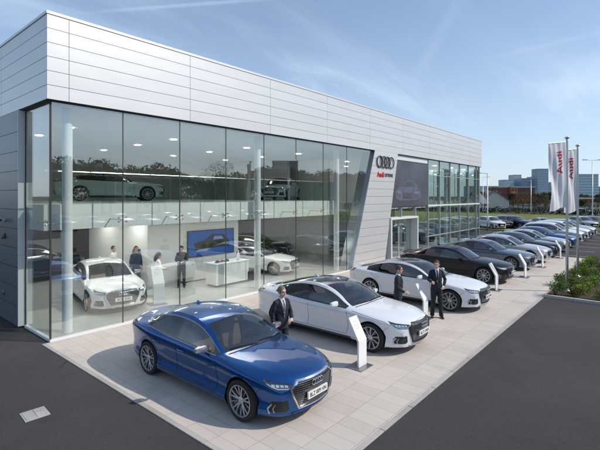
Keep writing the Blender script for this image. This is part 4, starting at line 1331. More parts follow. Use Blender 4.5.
def add_wear(m, scale, lo, hi, dark, stretch=(1, 1, 1), rough=.6, detail=4):
    nt = m.node_tree; b = nt.nodes['Principled BSDF']; N = nt.nodes.new; L = nt.links.new
    src = b.inputs['Base Color'].links[0].from_socket
    tc = N('ShaderNodeTexCoord'); mp = N('ShaderNodeMapping'); mp.inputs['Scale'].default_value = stretch; mp.inputs['Rotation'].default_value = (0, 0, .5)
    n = N('ShaderNodeTexNoise'); n.inputs['Scale'].default_value = scale; n.inputs['Detail'].default_value = detail; n.inputs['Roughness'].default_value = rough; n.inputs['Distortion'].default_value = .4
    L(tc.outputs['Object'], mp.inputs['Vector']); L(mp.outputs[0], n.inputs['Vector'])
    mr = N('ShaderNodeMapRange'); mr.interpolation_type = 'SMOOTHSTEP'; mr.inputs['From Min'].default_value = lo; mr.inputs['From Max'].default_value = hi; mr.inputs['To Min'].default_value = 1; mr.inputs['To Max'].default_value = dark
    L(n.outputs['Fac'], mr.inputs['Value'])
    vm = N('ShaderNodeVectorMath'); vm.operation = 'SCALE'; L(src, vm.inputs[0]); L(mr.outputs[0], vm.inputs['Scale']); L(vm.outputs[0], b.inputs['Base Color'])
add_wear(M_ASPH, .5, .55, .70, .80)
add_wear(M_ASPH, 2.2, .66, .74, .72)
add_wear(M_ASPH, 1.1, .60, .75, 1.22, (.12, 2.2, 1))
add_wear(M_ASPH, .25, .5, .62, 1.12)
def add_cracks(m, scale, width, dark):
    nt = m.node_tree; b = nt.nodes['Principled BSDF']; N = nt.nodes.new; L = nt.links.new
    src = b.inputs['Base Color'].links[0].from_socket
    tc = N('ShaderNodeTexCoord'); n = N('ShaderNodeTexNoise'); n.inputs['Scale'].default_value = 1.5; n.inputs['Detail'].default_value = 6; L(tc.outputs['Object'], n.inputs['Vector'])
    ad = N('ShaderNodeVectorMath'); ad.operation = 'MULTIPLY_ADD'; L(n.outputs['Color'], ad.inputs[0]); ad.inputs[1].default_value = (1.2, 1.2, 0); L(tc.outputs['Object'], ad.inputs[2])
    v = N('ShaderNodeTexVoronoi'); v.feature = 'DISTANCE_TO_EDGE'; v.inputs['Scale'].default_value = scale; L(ad.outputs[0], v.inputs['Vector'])
    n2 = N('ShaderNodeTexNoise'); n2.inputs['Scale'].default_value = .3; L(tc.outputs['Object'], n2.inputs['Vector'])
    mr = N('ShaderNodeMapRange'); mr.inputs['From Min'].default_value = width; mr.inputs['From Max'].default_value = width * .3; L(v.outputs['Distance'], mr.inputs['Value'])
    m2 = N('ShaderNodeMapRange'); m2.inputs['From Min'].default_value = .54; m2.inputs['From Max'].default_value = .6; L(n2.outputs['Fac'], m2.inputs['Value'])
    mu = N('ShaderNodeMath'); mu.operation = 'MULTIPLY'; L(mr.outputs[0], mu.inputs[0]); L(m2.outputs[0], mu.inputs[1])
    m3 = N('ShaderNodeMapRange'); m3.inputs['To Min'].default_value = 1; m3.inputs['To Max'].default_value = dark; L(mu.outputs[0], m3.inputs['Value'])
    vm = N('ShaderNodeVectorMath'); vm.operation = 'SCALE'; L(src, vm.inputs[0]); L(m3.outputs[0], vm.inputs['Scale']); L(vm.outputs[0], b.inputs['Base Color'])
add_cracks(M_ASPH, .22, .006, .55)
M_ROAD = ground_mat('road_asphalt', ((.10, .095, .10), (.15, .145, .15)), 20, .9, .3, 60, .1)
M_GRASS = ground_mat('grass', ((.10, .125, .025), (.19, .195, .05)), 1.2, .95, .6, 12, .08)
M_EARTH = ground_mat('earth', ((.045, .028, .018), (.10, .062, .04)), 9, .95, .8, 40, 1.2)
M_FIELD = ground_mat('field', ((.06, .065, .035), (.10, .10, .055)), .05, .95, .3, 1, .004)
M_KERB = ground_mat('kerb_concrete', ((.36, .34, .31), (.46, .44, .41)), 30, .85, .3, 60, .8)

def paving_mat():
    m = bpy.data.materials.new('paving_slabs'); m.use_nodes = True; nt = m.node_tree; b = nt.nodes['Principled BSDF']; N = nt.nodes.new; L = nt.links.new
    b.inputs['Roughness'].default_value = .75; b.inputs['Specular IOR Level'].default_value = .35
    tc = N('ShaderNodeTexCoord'); sep = N('ShaderNodeSeparateXYZ'); L(tc.outputs['Object'], sep.inputs[0])
    def M(op, a, b_=None):
        n = N('ShaderNodeMath'); n.operation = op
        for i, v in enumerate((a, b_)):
            if v is None: continue
            if isinstance(v, (int, float)): n.inputs[i].default_value = v
            else: L(v, n.inputs[i])
        return n.outputs[0]
    def joints(sock, off, size, w):
        u = M('DIVIDE', M('SUBTRACT', sock, off), size)
        fr = M('FRACT', u); d = M('MULTIPLY', M('MINIMUM', fr, M('SUBTRACT', 1.0, fr)), size)
        return M('FLOOR', u), M('LESS_THAN', d, w / 2), d
    ix, jx, dx = joints(sep.outputs['X'], 4.30, .305, .008)
    iy, jy, dy = joints(sep.outputs['Y'], 6.565, .60, .009)
    joint = M('MAXIMUM', jx, jy)
    cmb = N('ShaderNodeCombineXYZ'); L(ix, cmb.inputs[0]); L(iy, cmb.inputs[1])
    wn = N('ShaderNodeTexWhiteNoise'); wn.noise_dimensions = '2D'; L(cmb.outputs[0], wn.inputs['Vector'])
    n1 = N('ShaderNodeTexNoise'); n1.inputs['Scale'].default_value = 70; n1.inputs['Detail'].default_value = 8; L(tc.outputs['Object'], n1.inputs['Vector'])
    n2 = N('ShaderNodeTexNoise'); n2.inputs['Scale'].default_value = .45; n2.inputs['Detail'].default_value = 6; n2.inputs['Roughness'].default_value = .6; L(tc.outputs['Object'], n2.inputs['Vector'])
    f = M('ADD', M('ADD', M('MULTIPLY', wn.outputs['Value'], .09), M('MULTIPLY', n1.outputs['Fac'], .20)), M('MULTIPLY', n2.outputs['Fac'], .26))
    f = M('ADD', f, .72)
    base = N('ShaderNodeVectorMath'); base.operation = 'SCALE'; base.inputs[0].default_value = (.57, .51, .455); L(f, base.inputs['Scale'])
    mx = N('ShaderNodeMix'); mx.data_type = 'RGBA'
    L(M('MULTIPLY', joint, .5), mx.inputs[0]); L(base.outputs[0], mx.inputs[6]); mx.inputs[7].default_value = (.16, .14, .12, 1)
    L(mx.outputs[2], b.inputs['Base Color'])
    bp = N('ShaderNodeBump'); bp.inputs['Strength'].default_value = .4; bp.inputs['Distance'].default_value = .004
    hgt = M('ADD', M('SUBTRACT', 1.0, joint), M('MULTIPLY', n1.outputs['Fac'], .3)); L(hgt, bp.inputs['Height']); L(bp.outputs[0], b.inputs['Normal'])
    return m
M_PAVE = paving_mat()
add_wear(M_PAVE, .9, .56, .72, .88)
add_wear(M_PAVE, 5.0, .64, .74, .86)
add_wear(M_PAVE, .7, .58, .72, .92, (.3, 2.5, 1))

def sheet(nm, x0, x1, y0, y1, z, m, div=1):
    bm = bmesh.new(); quad(bm, (x0, y0, z), (x1, y0, z), (x1, y1, z), (x0, y1, z)); o = bm_obj(nm, bm, m); tag(o, kind='structure'); return o
def solid(nm, x0, x1, y0, y1, z0, z1, m, bevel=0):
    bm = bmesh.new(); box(bm, x0, x1, y0, y1, z0, z1, bevel); o = bm_obj(nm, bm, m); tag(o, kind='structure'); return o
PX1 = 31.0; PY0 = 3.53
sheet('ground', -3000, 3000, -3000, 3000, -.02, M_FIELD)
sheet('car_park', -40, 56.8, -32, 70, -.006, M_ASPH)
sheet('paving', 4.10, PX1, PY0 + .0, 12.11, .008, M_PAVE)
# flush stone edging
bm = bmesh.new()
for k in range(27): box(bm, 4.14 + k, 4.14 + k + .985, PY0 - .09, PY0 - .004, -.05, .012, .003)
for k in range(9): 
    y0 = PY0 - .09 + k * .98
    if y0 < 11.9: box(bm, 4.01, 4.095, y0, min(y0 + .965, 12.11), -.05, .012, .003)
tag(bm_obj('kerb', bm, M_KERB), kind='structure')
# shrub bed with its kerb
solid('bed_soil', 18.28, 30.6, -1.5, PY0 - .1, -.3, .05, M_EARTH)
bm = bmesh.new()
for k in range(6): box(bm, 18.12, 18.26, PY0 - .10 - (k + 1) * .915, PY0 - .10 - k * .915 - .01, -.05, .10, .012)
tag(bm_obj('kerb', bm, M_KERB), kind='structure')
# verge, grass bank, road in the east; the same round the south
solid('verge', 50.0, 52.2, -20, 60, -.1, .09, M_GRASS)
sheet('road', 88, 98, -300, 400, .02, M_ROAD)
def bank(nm, x0, x1, y0, y1, h, seed, m=M_GRASS):
    bm = bmesh.new(); nx = 16; ny = 60; vs = []
    for i in range(nx + 1):
        row = []
        for j in range(ny + 1):
            u = i / nx; v = j / ny
            z = h * math.sin(PI * min(1, u * 1.0)) ** .7 * (1 - abs(2 * v - 1) ** 6) + mnoise.noise(Vector((x0 + u * (x1 - x0), y0 + v * (y1 - y0), seed)) * .15) * .12 * math.sin(PI * u)
            row.append(bm.verts.new((x0 + u * (x1 - x0), y0 + v * (y1 - y0), z)))
        vs.append(row)
    for a, b in zip(vs, vs[1:]):
        for j in range(ny): bm.faces.new((a[j], b[j], b[j + 1], a[j + 1]))
    bmesh.ops.recalc_face_normals(bm, faces=bm.faces)
    o = bm_obj(nm, bm, m, None, True); tag(o, kind='structure'); return o
bank('grass_bank', 57, 87, -60, 90, .9, 3)
bank('grass_bank', -60, 56, -58, -33, .6, 5)
# painted bay lines
M_LINE = ground_mat('line_paint', ((.45, .45, .44), (.62, .62, .60)), 25, .8, .1, 60, 1)
bm = bmesh.new()
def rect(bm, x0, x1, y0, y1, z): quad(bm, (x0, y0, z), (x1, y0, z), (x1, y1, z), (x0, y1, z))
for k in range(7): rect(bm, 31.9 + 3.0 * k, 31.98 + 3.0 * k, 3.6, 8.8, -.001)
rect(bm, 31.5, 50, 2.2, 2.3, -.001)
for k in range(16): rect(bm, 53, 58, -14 + k * 2.6, -13.92 + k * 2.6, -.001)
tag(bm_obj('bay_markings', bm, M_LINE), kind='structure')
# light rectangular access cover
cv = empty('access_cover', (2.66, 8.35, 0)); tag(cv, 'pale rectangular access cover set into the dark asphalt', 'cover'); cv.rotation_euler = (0, 0, R(-4))
M_CONC = ground_mat('cover_concrete', ((.30, .30, .29), (.45, .45, .43)), 25, .8, .3, 60, 2)
mbox('frame', (-.19, .19, -.20, .20, -.03, .004), M_KERB, cv)
bm = bmesh.new(); box(bm, -.165, -.004, -.175, .175, -.01, .010); box(bm, .004, .165, -.175, .175, -.01, .010); bm_obj('lid', bm, M_CONC, cv)

# ------------------------------------------------------------------ foliage
def leaf_mat(name, c0, c1, c2):
    m = bpy.data.materials.new(name); m.use_nodes = True; nt = m.node_tree; b = nt.nodes['Principled BSDF']; N = nt.nodes.new; L = nt.links.new
    b.inputs['Roughness'].default_value = .7; b.inputs['Specular IOR Level'].default_value = .25
    g = N('ShaderNodeNewGeometry'); oi = N('ShaderNodeObjectInfo')
    r = N('ShaderNodeValToRGB'); r.color_ramp.elements[0].color = (*c0, 1); r.color_ramp.elements[1].color = (*c2, 1)
    e = r.color_ramp.elements.new(.5); e.color = (*c1, 1)
    L(g.outputs['Random Per Island'], r.inputs['Fac'])
    mr = N('ShaderNodeMapRange'); mr.inputs['To Min'].default_value = .7; mr.inputs['To Max'].default_value = 1.3; L(oi.outputs['Random'], mr.inputs['Value'])
    vm = N('ShaderNodeVectorMath'); vm.operation = 'SCALE'; L(r.outputs['Color'], vm.inputs[0]); L(mr.outputs[0], vm.inputs['Scale'])
    L(vm.outputs[0], b.inputs['Base Color'])
    MATS[name] = m
    return m
L_SHRUB = leaf_mat('leaf_shrub', (.09, .17, .02), (.20, .30, .035), (.34, .42, .07))
L_SHRUB2 = leaf_mat('leaf_shrub_dark', (.05, .105, .025), (.11, .19, .038), (.18, .25, .055))
L_SHRUB3 = leaf_mat('leaf_shrub_olive', (.09, .09, .025), (.16, .16, .04), (.24, .23, .06))
L_GREEN = leaf_mat('leaf_tree_green', (.02, .04, .012), (.04, .07, .02), (.07, .10, .03))
L_BROWN = leaf_mat('leaf_tree_brown', (.07, .04, .018), (.13, .075, .03), (.19, .11, .045))
L_TWIG = leaf_mat('leaf_twig_grey', (.05, .04, .032), (.09, .07, .055), (.12, .095, .075))
L_DARK = leaf_mat('leaf_dark', (.012, .022, .01), (.022, .038, .015), (.04, .055, .025))
M_BARK = mat('bark', (.06, .045, .032), .9, var=.3, vscale=15)

def leaves(bm, c, r, n, size, rng, thin=1.0, hollow=.5):
    c = Vector(c)
    for _ in range(n):
        while True:
            p = Vector((rng.uniform(-1, 1), rng.uniform(-1, 1), rng.uniform(-1, 1)))
            if hollow * rng.random() < p.length <= 1: break
        p = c + Vector((p.x * r[0], p.y * r[1], p.z * r[2]))
        a = Vector((rng.gauss(0, 1), rng.gauss(0, 1), rng.gauss(0, 1))).normalized(); b = a.orthogonal().normalized()
        b = (Matrix.Rotation(rng.uniform(0, 6.28), 3, a) @ b); s = size * rng.uniform(.6, 1.4)
        d = a.cross(b)
        q = [p - b * s, p - d * s * .5 * thin, p + b * s, p + d * s * .5 * thin]
        bm.faces.new([bm.verts.new(v) for v in q])

def make_tree(name, h, w, lm, seed, n=900, leaf=.22, thin=.8, trunk=.18, clumps=14):
    rng = random.Random(seed); root = empty(name)
    bm = bmesh.new()
    th = h * .38
    tube(bm, [(0, 0, -.2), (rng.uniform(-.1, .1), rng.uniform(-.1, .1), th * .6), (rng.uniform(-.2, .2), rng.uniform(-.2, .2), th), (0, 0, h * .75)], [trunk, trunk * .75, trunk * .6, trunk * .15], 8)
    cl = []
    for k in range(clumps):
        a = rng.uniform(0, 6.28); zz = rng.uniform(.32, .95) * h; rr = w * .5 * math.sqrt(max(.05, 1 - ((zz / h - .58) / .45) ** 2)) * rng.uniform(.35, .85)
        c = Vector((rr * math.cos(a), rr * math.sin(a), zz)); cl.append(c)
        tube(bm, [(0, 0, min(th, zz * .6)), c * .5 + Vector((0, 0, zz * .18)), c], [trunk * .4, trunk * .22, .02], 5)
    bm_obj('trunk', bm, M_BARK, root, True)
    bm = bmesh.new()
    for c in cl:
        s = w * rng.uniform(.16, .27)
        leaves(bm, c, (s, s, s * rng.uniform(.7, 1.0)), n // clumps, leaf, rng, thin)
    bm_obj('crown', bm, lm, root)
    freeze(root)
    return root

def make_shrub(seed, lm, r=.42, h=.5, n=650):
    rng = random.Random(seed); root = empty('shrub')
    bm = bmesh.new()
    for k in range(6):
        a = rng.uniform(0, 6.28); tube(bm, [(0, 0, 0), (r * .3 * math.cos(a), r * .3 * math.sin(a), h * .4), (r * .6 * math.cos(a), r * .6 * math.sin(a), h * .8)], [.012, .009, .004], 5)
    bm_obj('stem', bm, M_BARK, root)
    bm = bmesh.new()
    for k in range(9):
        a = rng.uniform(0, 6.28); rr = r * rng.uniform(.1, .65); s = r * rng.uniform(.35, .55)
        leaves(bm, (rr * math.cos(a), rr * math.sin(a), h * rng.uniform(.3, .75)), (s, s, s * .8), n // 6, .027, rng, 1.1, .45)
    bm_obj('foliage', bm, lm, root)
    freeze(root); return root
rng = random.Random(5)
protos = [make_shrub(1, L_SHRUB), make_shrub(2, L_SHRUB, .5, .55), make_shrub(3, L_SHRUB2, .4, .45), make_shrub(4, L_SHRUB3, .38, .5), make_shrub(5, L_SHRUB2, .5, .6)]
first = [True] * 5
names = ['bright green low shrub', 'bright green spreading shrub', 'dark green compact shrub', 'olive brown upright shrub', 'dark green bushy shrub']
spots = []
x = 18.7
while x < 30.3:
    y = PY0 - .45
    while y > -1.2:
        if not (abs(y - (PY0 - .9)) < .0): spots.append((x + rng.uniform(-.22, .22), y + rng.uniform(-.2, .2)))
        y -= .78
    x += .80
for i, (x, y) in enumerate(spots):
    if math.hypot(x - 19.8, y - 2.95) < .5 or math.hypot(x - 23.65, y - 3.1) < .35: continue
    if rng.random() < .07: continue
    k = rng.choices(range(5), (4, 4, 3, 2, 3))[0]
    if first[k]: o = protos[k]; first[k] = False
    else: o = copy_tree(protos[k])
    o.location = (x, y, .03); s = rng.uniform(.7, 1.1); o.scale = (s, s, s * rng.uniform(.8, 1.15)); o.rotation_euler = (0, 0, rng.uniform(0, 6.28))
    tag(o, names[k] + ' growing in the soil bed beside the paving', 'shrub', names[k] + 's in the bed')
for k in range(5):
    if first[k]: protos[k].location = (24, -.9, .03)

# trees
TP = [make_tree('bare_tree', 9, 7.5, L_TWIG, 11, 1500, .20, .25, .16), make_tree('bare_tree', 8, 7, L_BROWN, 12, 1500, .20, .45, .16),
      make_tree('bushy_tree', 8.5, 8, L_GREEN, 13, 3600, .26, .9, .2, 22), make_tree('bushy_tree', 7, 6, L_BROWN, 14, 1400, .2, .5, .14), make_tree('evergreen_tree', 9, 8, L_DARK, 15, 3600, .28, .9, .2, 22)]
TN = ['grey leafless tree', 'russet brown tree', 'green leafy tree', 'rounded brown tree', 'dark evergreen tree']
tf = [True] * 5
def put_tree(k, x, y, s, where, grp, rz=None):
    if tf[k]: o = TP[k]; tf[k] = False
    else: o = copy_tree(TP[k])
    o.location = (x, y, 0); o.scale = (s, s, s * rng.uniform(.9, 1.1)); o.rotation_euler = (0, 0, rng.uniform(0, 6.28))
    tag(o, TN[k] + ' ' + where, 'tree', TN[k] + 's ' + grp)
# east, by depth (image-plane metres) and direction
for (px, z, k, s) in ((486, 118, 0, .9), (492, 122, 1, .7), (513, 118, 3, .8), (518, 120, 1, .95), (523, 112, 3, .85), (529, 118, 1, .9), (534, 112, 3, .85), (540, 119, 2, .75), (545, 108, 3, .75), (551, 125, 3, .6), (583, 128, 2, .5), (590, 122, 3, .45), (598, 118, 0, .5)):
    p = W(px, z); put_tree(k, p.x, p.y, s * .68, 'among the houses beyond the grass bank', 'beyond the grass bank')
p = W(540, 66); put_tree(0, p.x, p.y, .45, 'young, standing on the grass bank', 'on the bank')
for k in range(34):
    px = 476 + k * 4.0; z = 165 + rng.uniform(-10, 40); p = W(px, z); put_tree(rng.choice((0, 2, 4, 1, 2)), p.x, p.y, rng.uniform(.38, .6), 'in the distant tree line below the city towers', 'in the distant tree line')
# south tree line, reflected in the glass
for k in range(64):
    x = -30 + k * 3.3 + rng.uniform(-1.5, 1.5); y = -62 - rng.uniform(0, 14)
    put_tree(rng.choice((2, 4, 4, 2, 0)), x, y, rng.uniform(1.05, 1.4), 'in the tree line across the car park', 'across the car park')
for k in range(22):
    x = 100 + rng.uniform(-6, 40); y = -60 + k * 5.2
    if y > 4: continue
    put_tree(rng.choice((2, 4, 0)), x, y, rng.uniform(.9, 1.3), 'in the tree line across the car park', 'across the car park')
for k in range(5):
    if tf[k]: TP[k].location = (120, -60, 0)

# hedge beyond the road
def hedge(nm, p0, p1, h, wd, lm, n, label, leaf=.16):
    bm = bmesh.new(); rg = random.Random(int(p0[0] * 7 + p1[1])); L_ = (Vector(p1) - Vector(p0)).length; m = int(L_ / 1.4)
    for i in range(m):
        c = Vector(p0).lerp(Vector(p1), (i + .5) / m); hh = h * rg.uniform(.75, 1.1)
        leaves(bm, (c.x, c.y, hh * .5), (wd, 1.0, hh * .55), n, leaf, rg, 1.0, .6)
    o = bm_obj(nm, bm, lm); tag(o, label, 'hedge'); return o
hedge('hedge', (101, -30, 0), (101, 60, 0), 1.4, .8, L_DARK, 170, 'long dark hedge on the far side of the road')
hedge('hedge', (56.9, -30, 0), (56.9, 3, 0), 1.0, .6, L_SHRUB3, 70, 'low olive hedge behind the parked cars at the grass bank', .10)

# ------------------------------------------------------------------ lamp posts, flags
M_POLE = mat('pole_galvanised', (.50, .52, .53), .35, .7)
M_LAMPH = mat('lamp_head', (.35, .36, .37), .4, .5)
M_FLAG = mat('flag_cloth', (.74, .74, .77), .8, bump=.15, bscale=6)
def flag(name, loc, H, w, h, dirv, seed, label, slant=.10):
    root = empty(name, loc); tag(root, label, 'flagpole', None)
    bm = bmesh.new(); lathe(bm, [(.055, 0), (.052, 1.5), (.040, H - .12), (.040, H)], 20); bm_obj('pole', bm, M_POLE, root, True)
    bm = bmesh.new(); lathe(bm, [(.07, H), (.09, H + .03), (.085, H + .06), (.0001, H + .09)], 16); bm_obj('finial', bm, M_POLE, root, True)
    bm = bmesh.new(); lathe(bm, [(.15, .0), (.15, .02), (.07, .04), (.06, .10)], 16); bm_obj('foot', bm, M_POLE, root, True)
    d = Vector(dirv).normalized(); nrm = Vector((-d.y, d.x, 0))
    z1 = H - .12
    bm = bmesh.new(); tube(bm, [Vector((0, 0, z1 + .0)), d * (w + .05) + Vector((0, 0, z1 - .10))], .013, 8); bm_obj('arm', bm, M_POLE, root)
    fl = bmesh.new(); NX, NZ = 18, 50
    def pos(u, v):     # u 0..1 from pole, v 0..1 from top
        wave = .6 * (.07 * math.sin(3.2 * v + seed + 4 * u) + .045 * math.sin(9 * v + 7 * u + seed * 2)) * (.35 + u) * (1 - .5 * (1 - v) ** 3) + .012 * math.sin(22 * u + 3 * v)
        x = .055 + u * w * (1 - .10 * math.sin(PI * v)) - .04 * v * u
        return d * x + nrm * wave * 1.0 + Vector((0, 0, z1 - .02 - .10 * u - v * h + .04 * math.sin(5 * u + seed) * v))
    g = [[fl.verts.new(pos(i / NX, j / NZ)) for j in range(NZ + 1)] for i in range(NX + 1)]
    for i in range(NX):
        for j in range(NZ): fl.faces.new((g[i][j], g[i + 1][j], g[i + 1][j + 1], g[i][j + 1]))
    cloth = bm_obj('flag', fl, M_FLAG, root, True)
    # lettering follows the cloth, on both faces, running up the flag
    t = text_mesh('flag_lettering', 'Audi', 1.0, M_RED, cloth, 0.0, bold=.012, align='LEFT')
    bmt = bmesh.new(); bmt.from_mesh(t.data); bmesh.ops.triangulate(bmt, faces=bmt.faces[:])
    for _ in range(3): 
        es = [e for e in bmt.edges if e.calc_length() > .12]
        if es: bmesh.ops.subdivide_edges(bmt, edges=es, cuts=1); bmesh.ops.triangulate(bmt, faces=bmt.faces[:])
    xmax = max(v.co.x for v in bmt.verts)
    S_ = .98
    pts = {}
    for v in bmt.verts:
        along = v.co.x / xmax; acr = v.co.y
        vv = .13 + .34 * (1 - along)
        uu = .40 + acr * .42
        if flag_flip: uu = .50 - acr * .62; vv = .12 + .36 * along
        v.co = pos(uu, vv)
    b2 = bmt.copy()
    for v in bmt.verts: v.co += nrm * .012
    for v in b2.verts: v.co -= nrm * .012
    tmp = bpy.data.meshes.new('t'); b2.to_mesh(tmp); bmt.from_mesh(tmp); b2.free(); bpy.data.meshes.remove(tmp)
    bmt.to_mesh(t.data); bmt.free()
    t.location = (0, 0, 0)
    return root
flag_flip = False
flag('flagpole', (19.8, 2.95, .03), 6.05, .88, 2.62, (-.84, .54, 0), 0.6, 'nearer tall flagpole with white banner and red lettering at the bed corner')
flag('flagpole', (23.65, 3.1, .03), 6.1, .86, 2.9, (-.84, .54, 0), 2.1, 'second flagpole with white banner half hidden behind the nearer banner')

def lamp_post(loc, H, heads, rz, label, grp=None):
    root = empty('lamp_post', loc, rz); tag(root, label, 'lamp post', grp)
    bm = bmesh.new(); lathe(bm, [(.09, 0), (.085, 1.2), (.06, 1.25), (.045, H)], 12); bm_obj('pole', bm, M_POLE, root, True)
    for s in heads:
        bm = bmesh.new(); tube(bm, [(0, 0, H - .03), (s * .9, 0, H + .03)], .03, 8); bm_obj('arm', bm, M_POLE, root)
        bm = bmesh.new(); box(bm, min(s * .8, s * 1.45), max(s * .8, s * 1.45), -.14, .14, H + .0, H + .10, .03); bm_obj('lamp_head', bm, M_LAMPH, root)
    return root
p = W(487.5, 47); lamp_post(p, 6.3, (-1,), R(-49.5), 'single armed grey lamp post at the verge next to the building end')
p = W(592.5, 62); lamp_post(p, 9.0, (-1, 1), R(-49.5), 'tall double headed lamp post at the right edge of the car park')
p = W(531, 88); lamp_post(p, 7.0, (-1,), R(-49.5), 'thin grey lamp post beside the road beyond the grass bank')
p = W(483, 95); lamp_post(p, 8.0, (1,), R(-49.5), 'thin lamp post far behind the single armed one')
for x in (-5, 30, 55): lamp_post((x, -34, 0), 8, (-1, 1), 0, 'double headed lamp post on the south edge of the car park', 'south lamp posts')

# ------------------------------------------------------------------ far buildings
M_BRICK = mat('brick_red', (.26, .085, .05), .85, var=.15, vscale=.6)
M_BRICK2 = mat('brick_orange', (.42, .17, .10), .85, var=.1, vscale=.6)
M_BRICKD = mat('brick_dark', (.15, .07, .055), .85, var=.15, vscale=.6)
M_RENDER = mat('render_white', (.55, .54, .50), .8, var=.08)
M_TILE = mat('roof_tile', (.12, .085, .07), .8, var=.2)
M_SLATE = mat('roof_slate', (.16, .165, .18), .7, var=.2)
M_FARW = mat('window_far', (.06, .075, .09), .15, coat=.6)
M_CONC2 = mat('concrete_pale', (.42, .42, .42), .8, var=.06)
M_TOWB = mat('tower_cladding_blue', (.24, .34, .44), .4, .2)
M_TOWL = mat('tower_cladding_light', (.42, .52, .60), .5, .1)
M_TOWD = mat('tower_cladding_dark', (.12, .22, .33), .4, .2)
def block(name, px0, px1, z, ytop, m, label, depth=14, floors=4, cols=6, rz=None, roofm=None, gable=False, wm=M_FARW, cat='building', slabs=False):
    """a building facing the car park; px/z give its direction and distance"""
    a = (px0 + px1) / 2; c = W(a, z); w = (px1 - px0) / 427 * z; H = CAMH + (196 - ytop) / 427 * z
    root = empty(name, c, R(-49.5) if rz is None else rz); tag(root, label, cat)
    bm = bmesh.new(); box(bm, -w / 2, w / 2, 0, depth, -1, H); bm_obj('wall', bm, m, root)
    if gable:
        rh = gable; bm = bmesh.new()
        prism(bm, [(-.001, H), (depth + .001, H), (depth / 2, H + rh)], w, Matrix.Translation((-w / 2, 0, 0)) @ Matrix(((0, 0, 1, 0), (1, 0, 0, 0), (0, 1, 0, 0), (0, 0, 0, 1))))
        bm_obj('gable', bm, m, root)
        bm = bmesh.new(); sl_ = rh / (depth / 2)
        for (ya, yb) in ((-.5, depth / 2 + .002), (depth + .5, depth / 2 - .002)):
            za = H + .03 - .5 * sl_; zb_ = H + rh + .03
            P8 = [(x_, y_, z_) for x_ in (-w / 2 - .35, w / 2 + .35) for (y_, z_) in ((ya, za), (yb, zb_), (yb, zb_ + .18), (ya, za + .18))]
            V8 = [bm.verts.new(p) for p in P8]
            for f in ((0, 1, 2, 3), (4, 7, 6, 5), (0, 4, 5, 1), (1, 5, 6, 2), (2, 6, 7, 3), (3, 7, 4, 0)): bm.faces.new([V8[q] for q in f])
        bmesh.ops.recalc_face_normals(bm, faces=bm.faces)
        rf = bm_obj('roof', bm, roofm, root)
        bm = bmesh.new(); box(bm, w * .2, w * .2 + .8, depth / 2 - .4, depth / 2 + .4, H + rh * .5, H + rh + 1.0); bm_obj('chimney', bm, M_BRICKD, rf)
    else:
        bm = bmesh.new(); box(bm, -w / 2 - .15, w / 2 + .15, -.15, depth + .15, H + .003, H + .5); bm_obj('roof', bm, roofm or M_CONC2, root)
    fh = H / floors; cw = w / cols
    if floors * cols <= 60:
        for i in range(cols):
            for j in range(floors):
                if rng.random() < .06: continue
                bm = bmesh.new(); box(bm, -w / 2 + cw * (i + .25), -w / 2 + cw * (i + .75), -.06, .1, fh * (j + .3), fh * (j + .78)); bm_obj('window', bm, wm, root)
    else:
        for j in range(floors):
            bm = bmesh.new()
            for i in range(cols): box(bm, -w / 2 + cw * (i + .15), -w / 2 + cw * (i + .85), -.15, .1, fh * (j + .3), fh * (j + .8))
            for i in range(max(2, int(depth / cw))): box(bm, -w / 2 - .15, -w / 2 + .1, cw * (i + .15), cw * (i + .85), fh * (j + .3), fh * (j + .8))
            bm_obj('window_row', bm, wm, root)
    return root
# towers
block('office_tower', 537.5, 548.5, 620, 169, M_TOWL, 'tallest slim blue glass tower left of the flags', 16, 18, 5, wm=M_TOWD)
block('office_tower', 504, 514, 640, 180, M_TOWL, 'pale low tower at the left end of the skyline group', 18, 12, 5, wm=M_TOWB)
block('office_tower', 514.2, 521.5, 650, 175, M_TOWL, 'pale tower with a raised top between two lower blocks', 18, 14, 4, wm=M_TOWB)
block('office_tower', 521.8, 530.5, 630, 178.5, M_TOWB, 'blue grey tower right of the raised top tower', 18, 12, 5, wm=M_TOWD)
block('office_tower', 532.8, 537, 660, 177, M_TOWB, 'narrow blue tower tucked beside the tallest tower', 18, 12, 3, wm=M_TOWD)
block('office_tower', 549.5, 553, 640, 182.5, M_TOWB, 'low narrow tower just right of the tallest tower', 18, 10, 3, wm=M_TOWD)
block('office_block', 575, 598.5, 430, 174.5, M_TOWL, 'broad pale office block behind the banners', 20, 9, 12, wm=M_TOWB)
block('office_block', 569, 610, 440, 187, M_TOWD, 'long dark lower block beside the broad pale office block', 16, 4, 16, wm=M_TOWB)
block('office_block', 470, 498, 420, 186.5, M_TOWL, 'long low pale blue block seen past the building end', 16, 3, 14, wm=M_TOWB)
block('office_block', 540, 571, 330, 191.5, M_CONC2, 'flat pale concrete block between tower and banners', 16, 2, 12)
# brick and houses
block('brick_building', 499, 511, 205, 187.5, M_BRICK, 'dark red brick building left of the orange brick one', 12, 3, 5)
block('brick_building', 511.3, 517.5, 203, 187.3, M_BRICK2, 'orange brick building lit by the sun', 12, 3, 2)
block('brick_building', 517.8, 535, 207, 187.6, M_BRICKD, 'brown brick building right of the orange brick one', 12, 3, 7)
block('brick_building', 481, 497, 190, 192, M_BRICKD, 'low brown brick building at the left of the skyline', 12, 2, 6)
block('brick_building', 577, 594, 150, 199, M_BRICK, 'low red brick hall behind the flagpoles', 14, 1, 4)
def house(px0, px1, z, ytop, label, rz):
    return block('house', px0, px1, z, ytop, M_RENDER, label, 7, 2, 3, rz=R(-49.5) + rz, roofm=M_SLATE, gable=2.6, cat='house')
house(505.5, 511.5, 112, 201, 'white rendered house with a grey gabled roof nearest the road', R(75))
house(491, 500, 118, 202, 'white house with grey roof left of the gabled house', 0)
house(481, 488, 110, 203, 'small pale house at the end of the glass building', R(15))
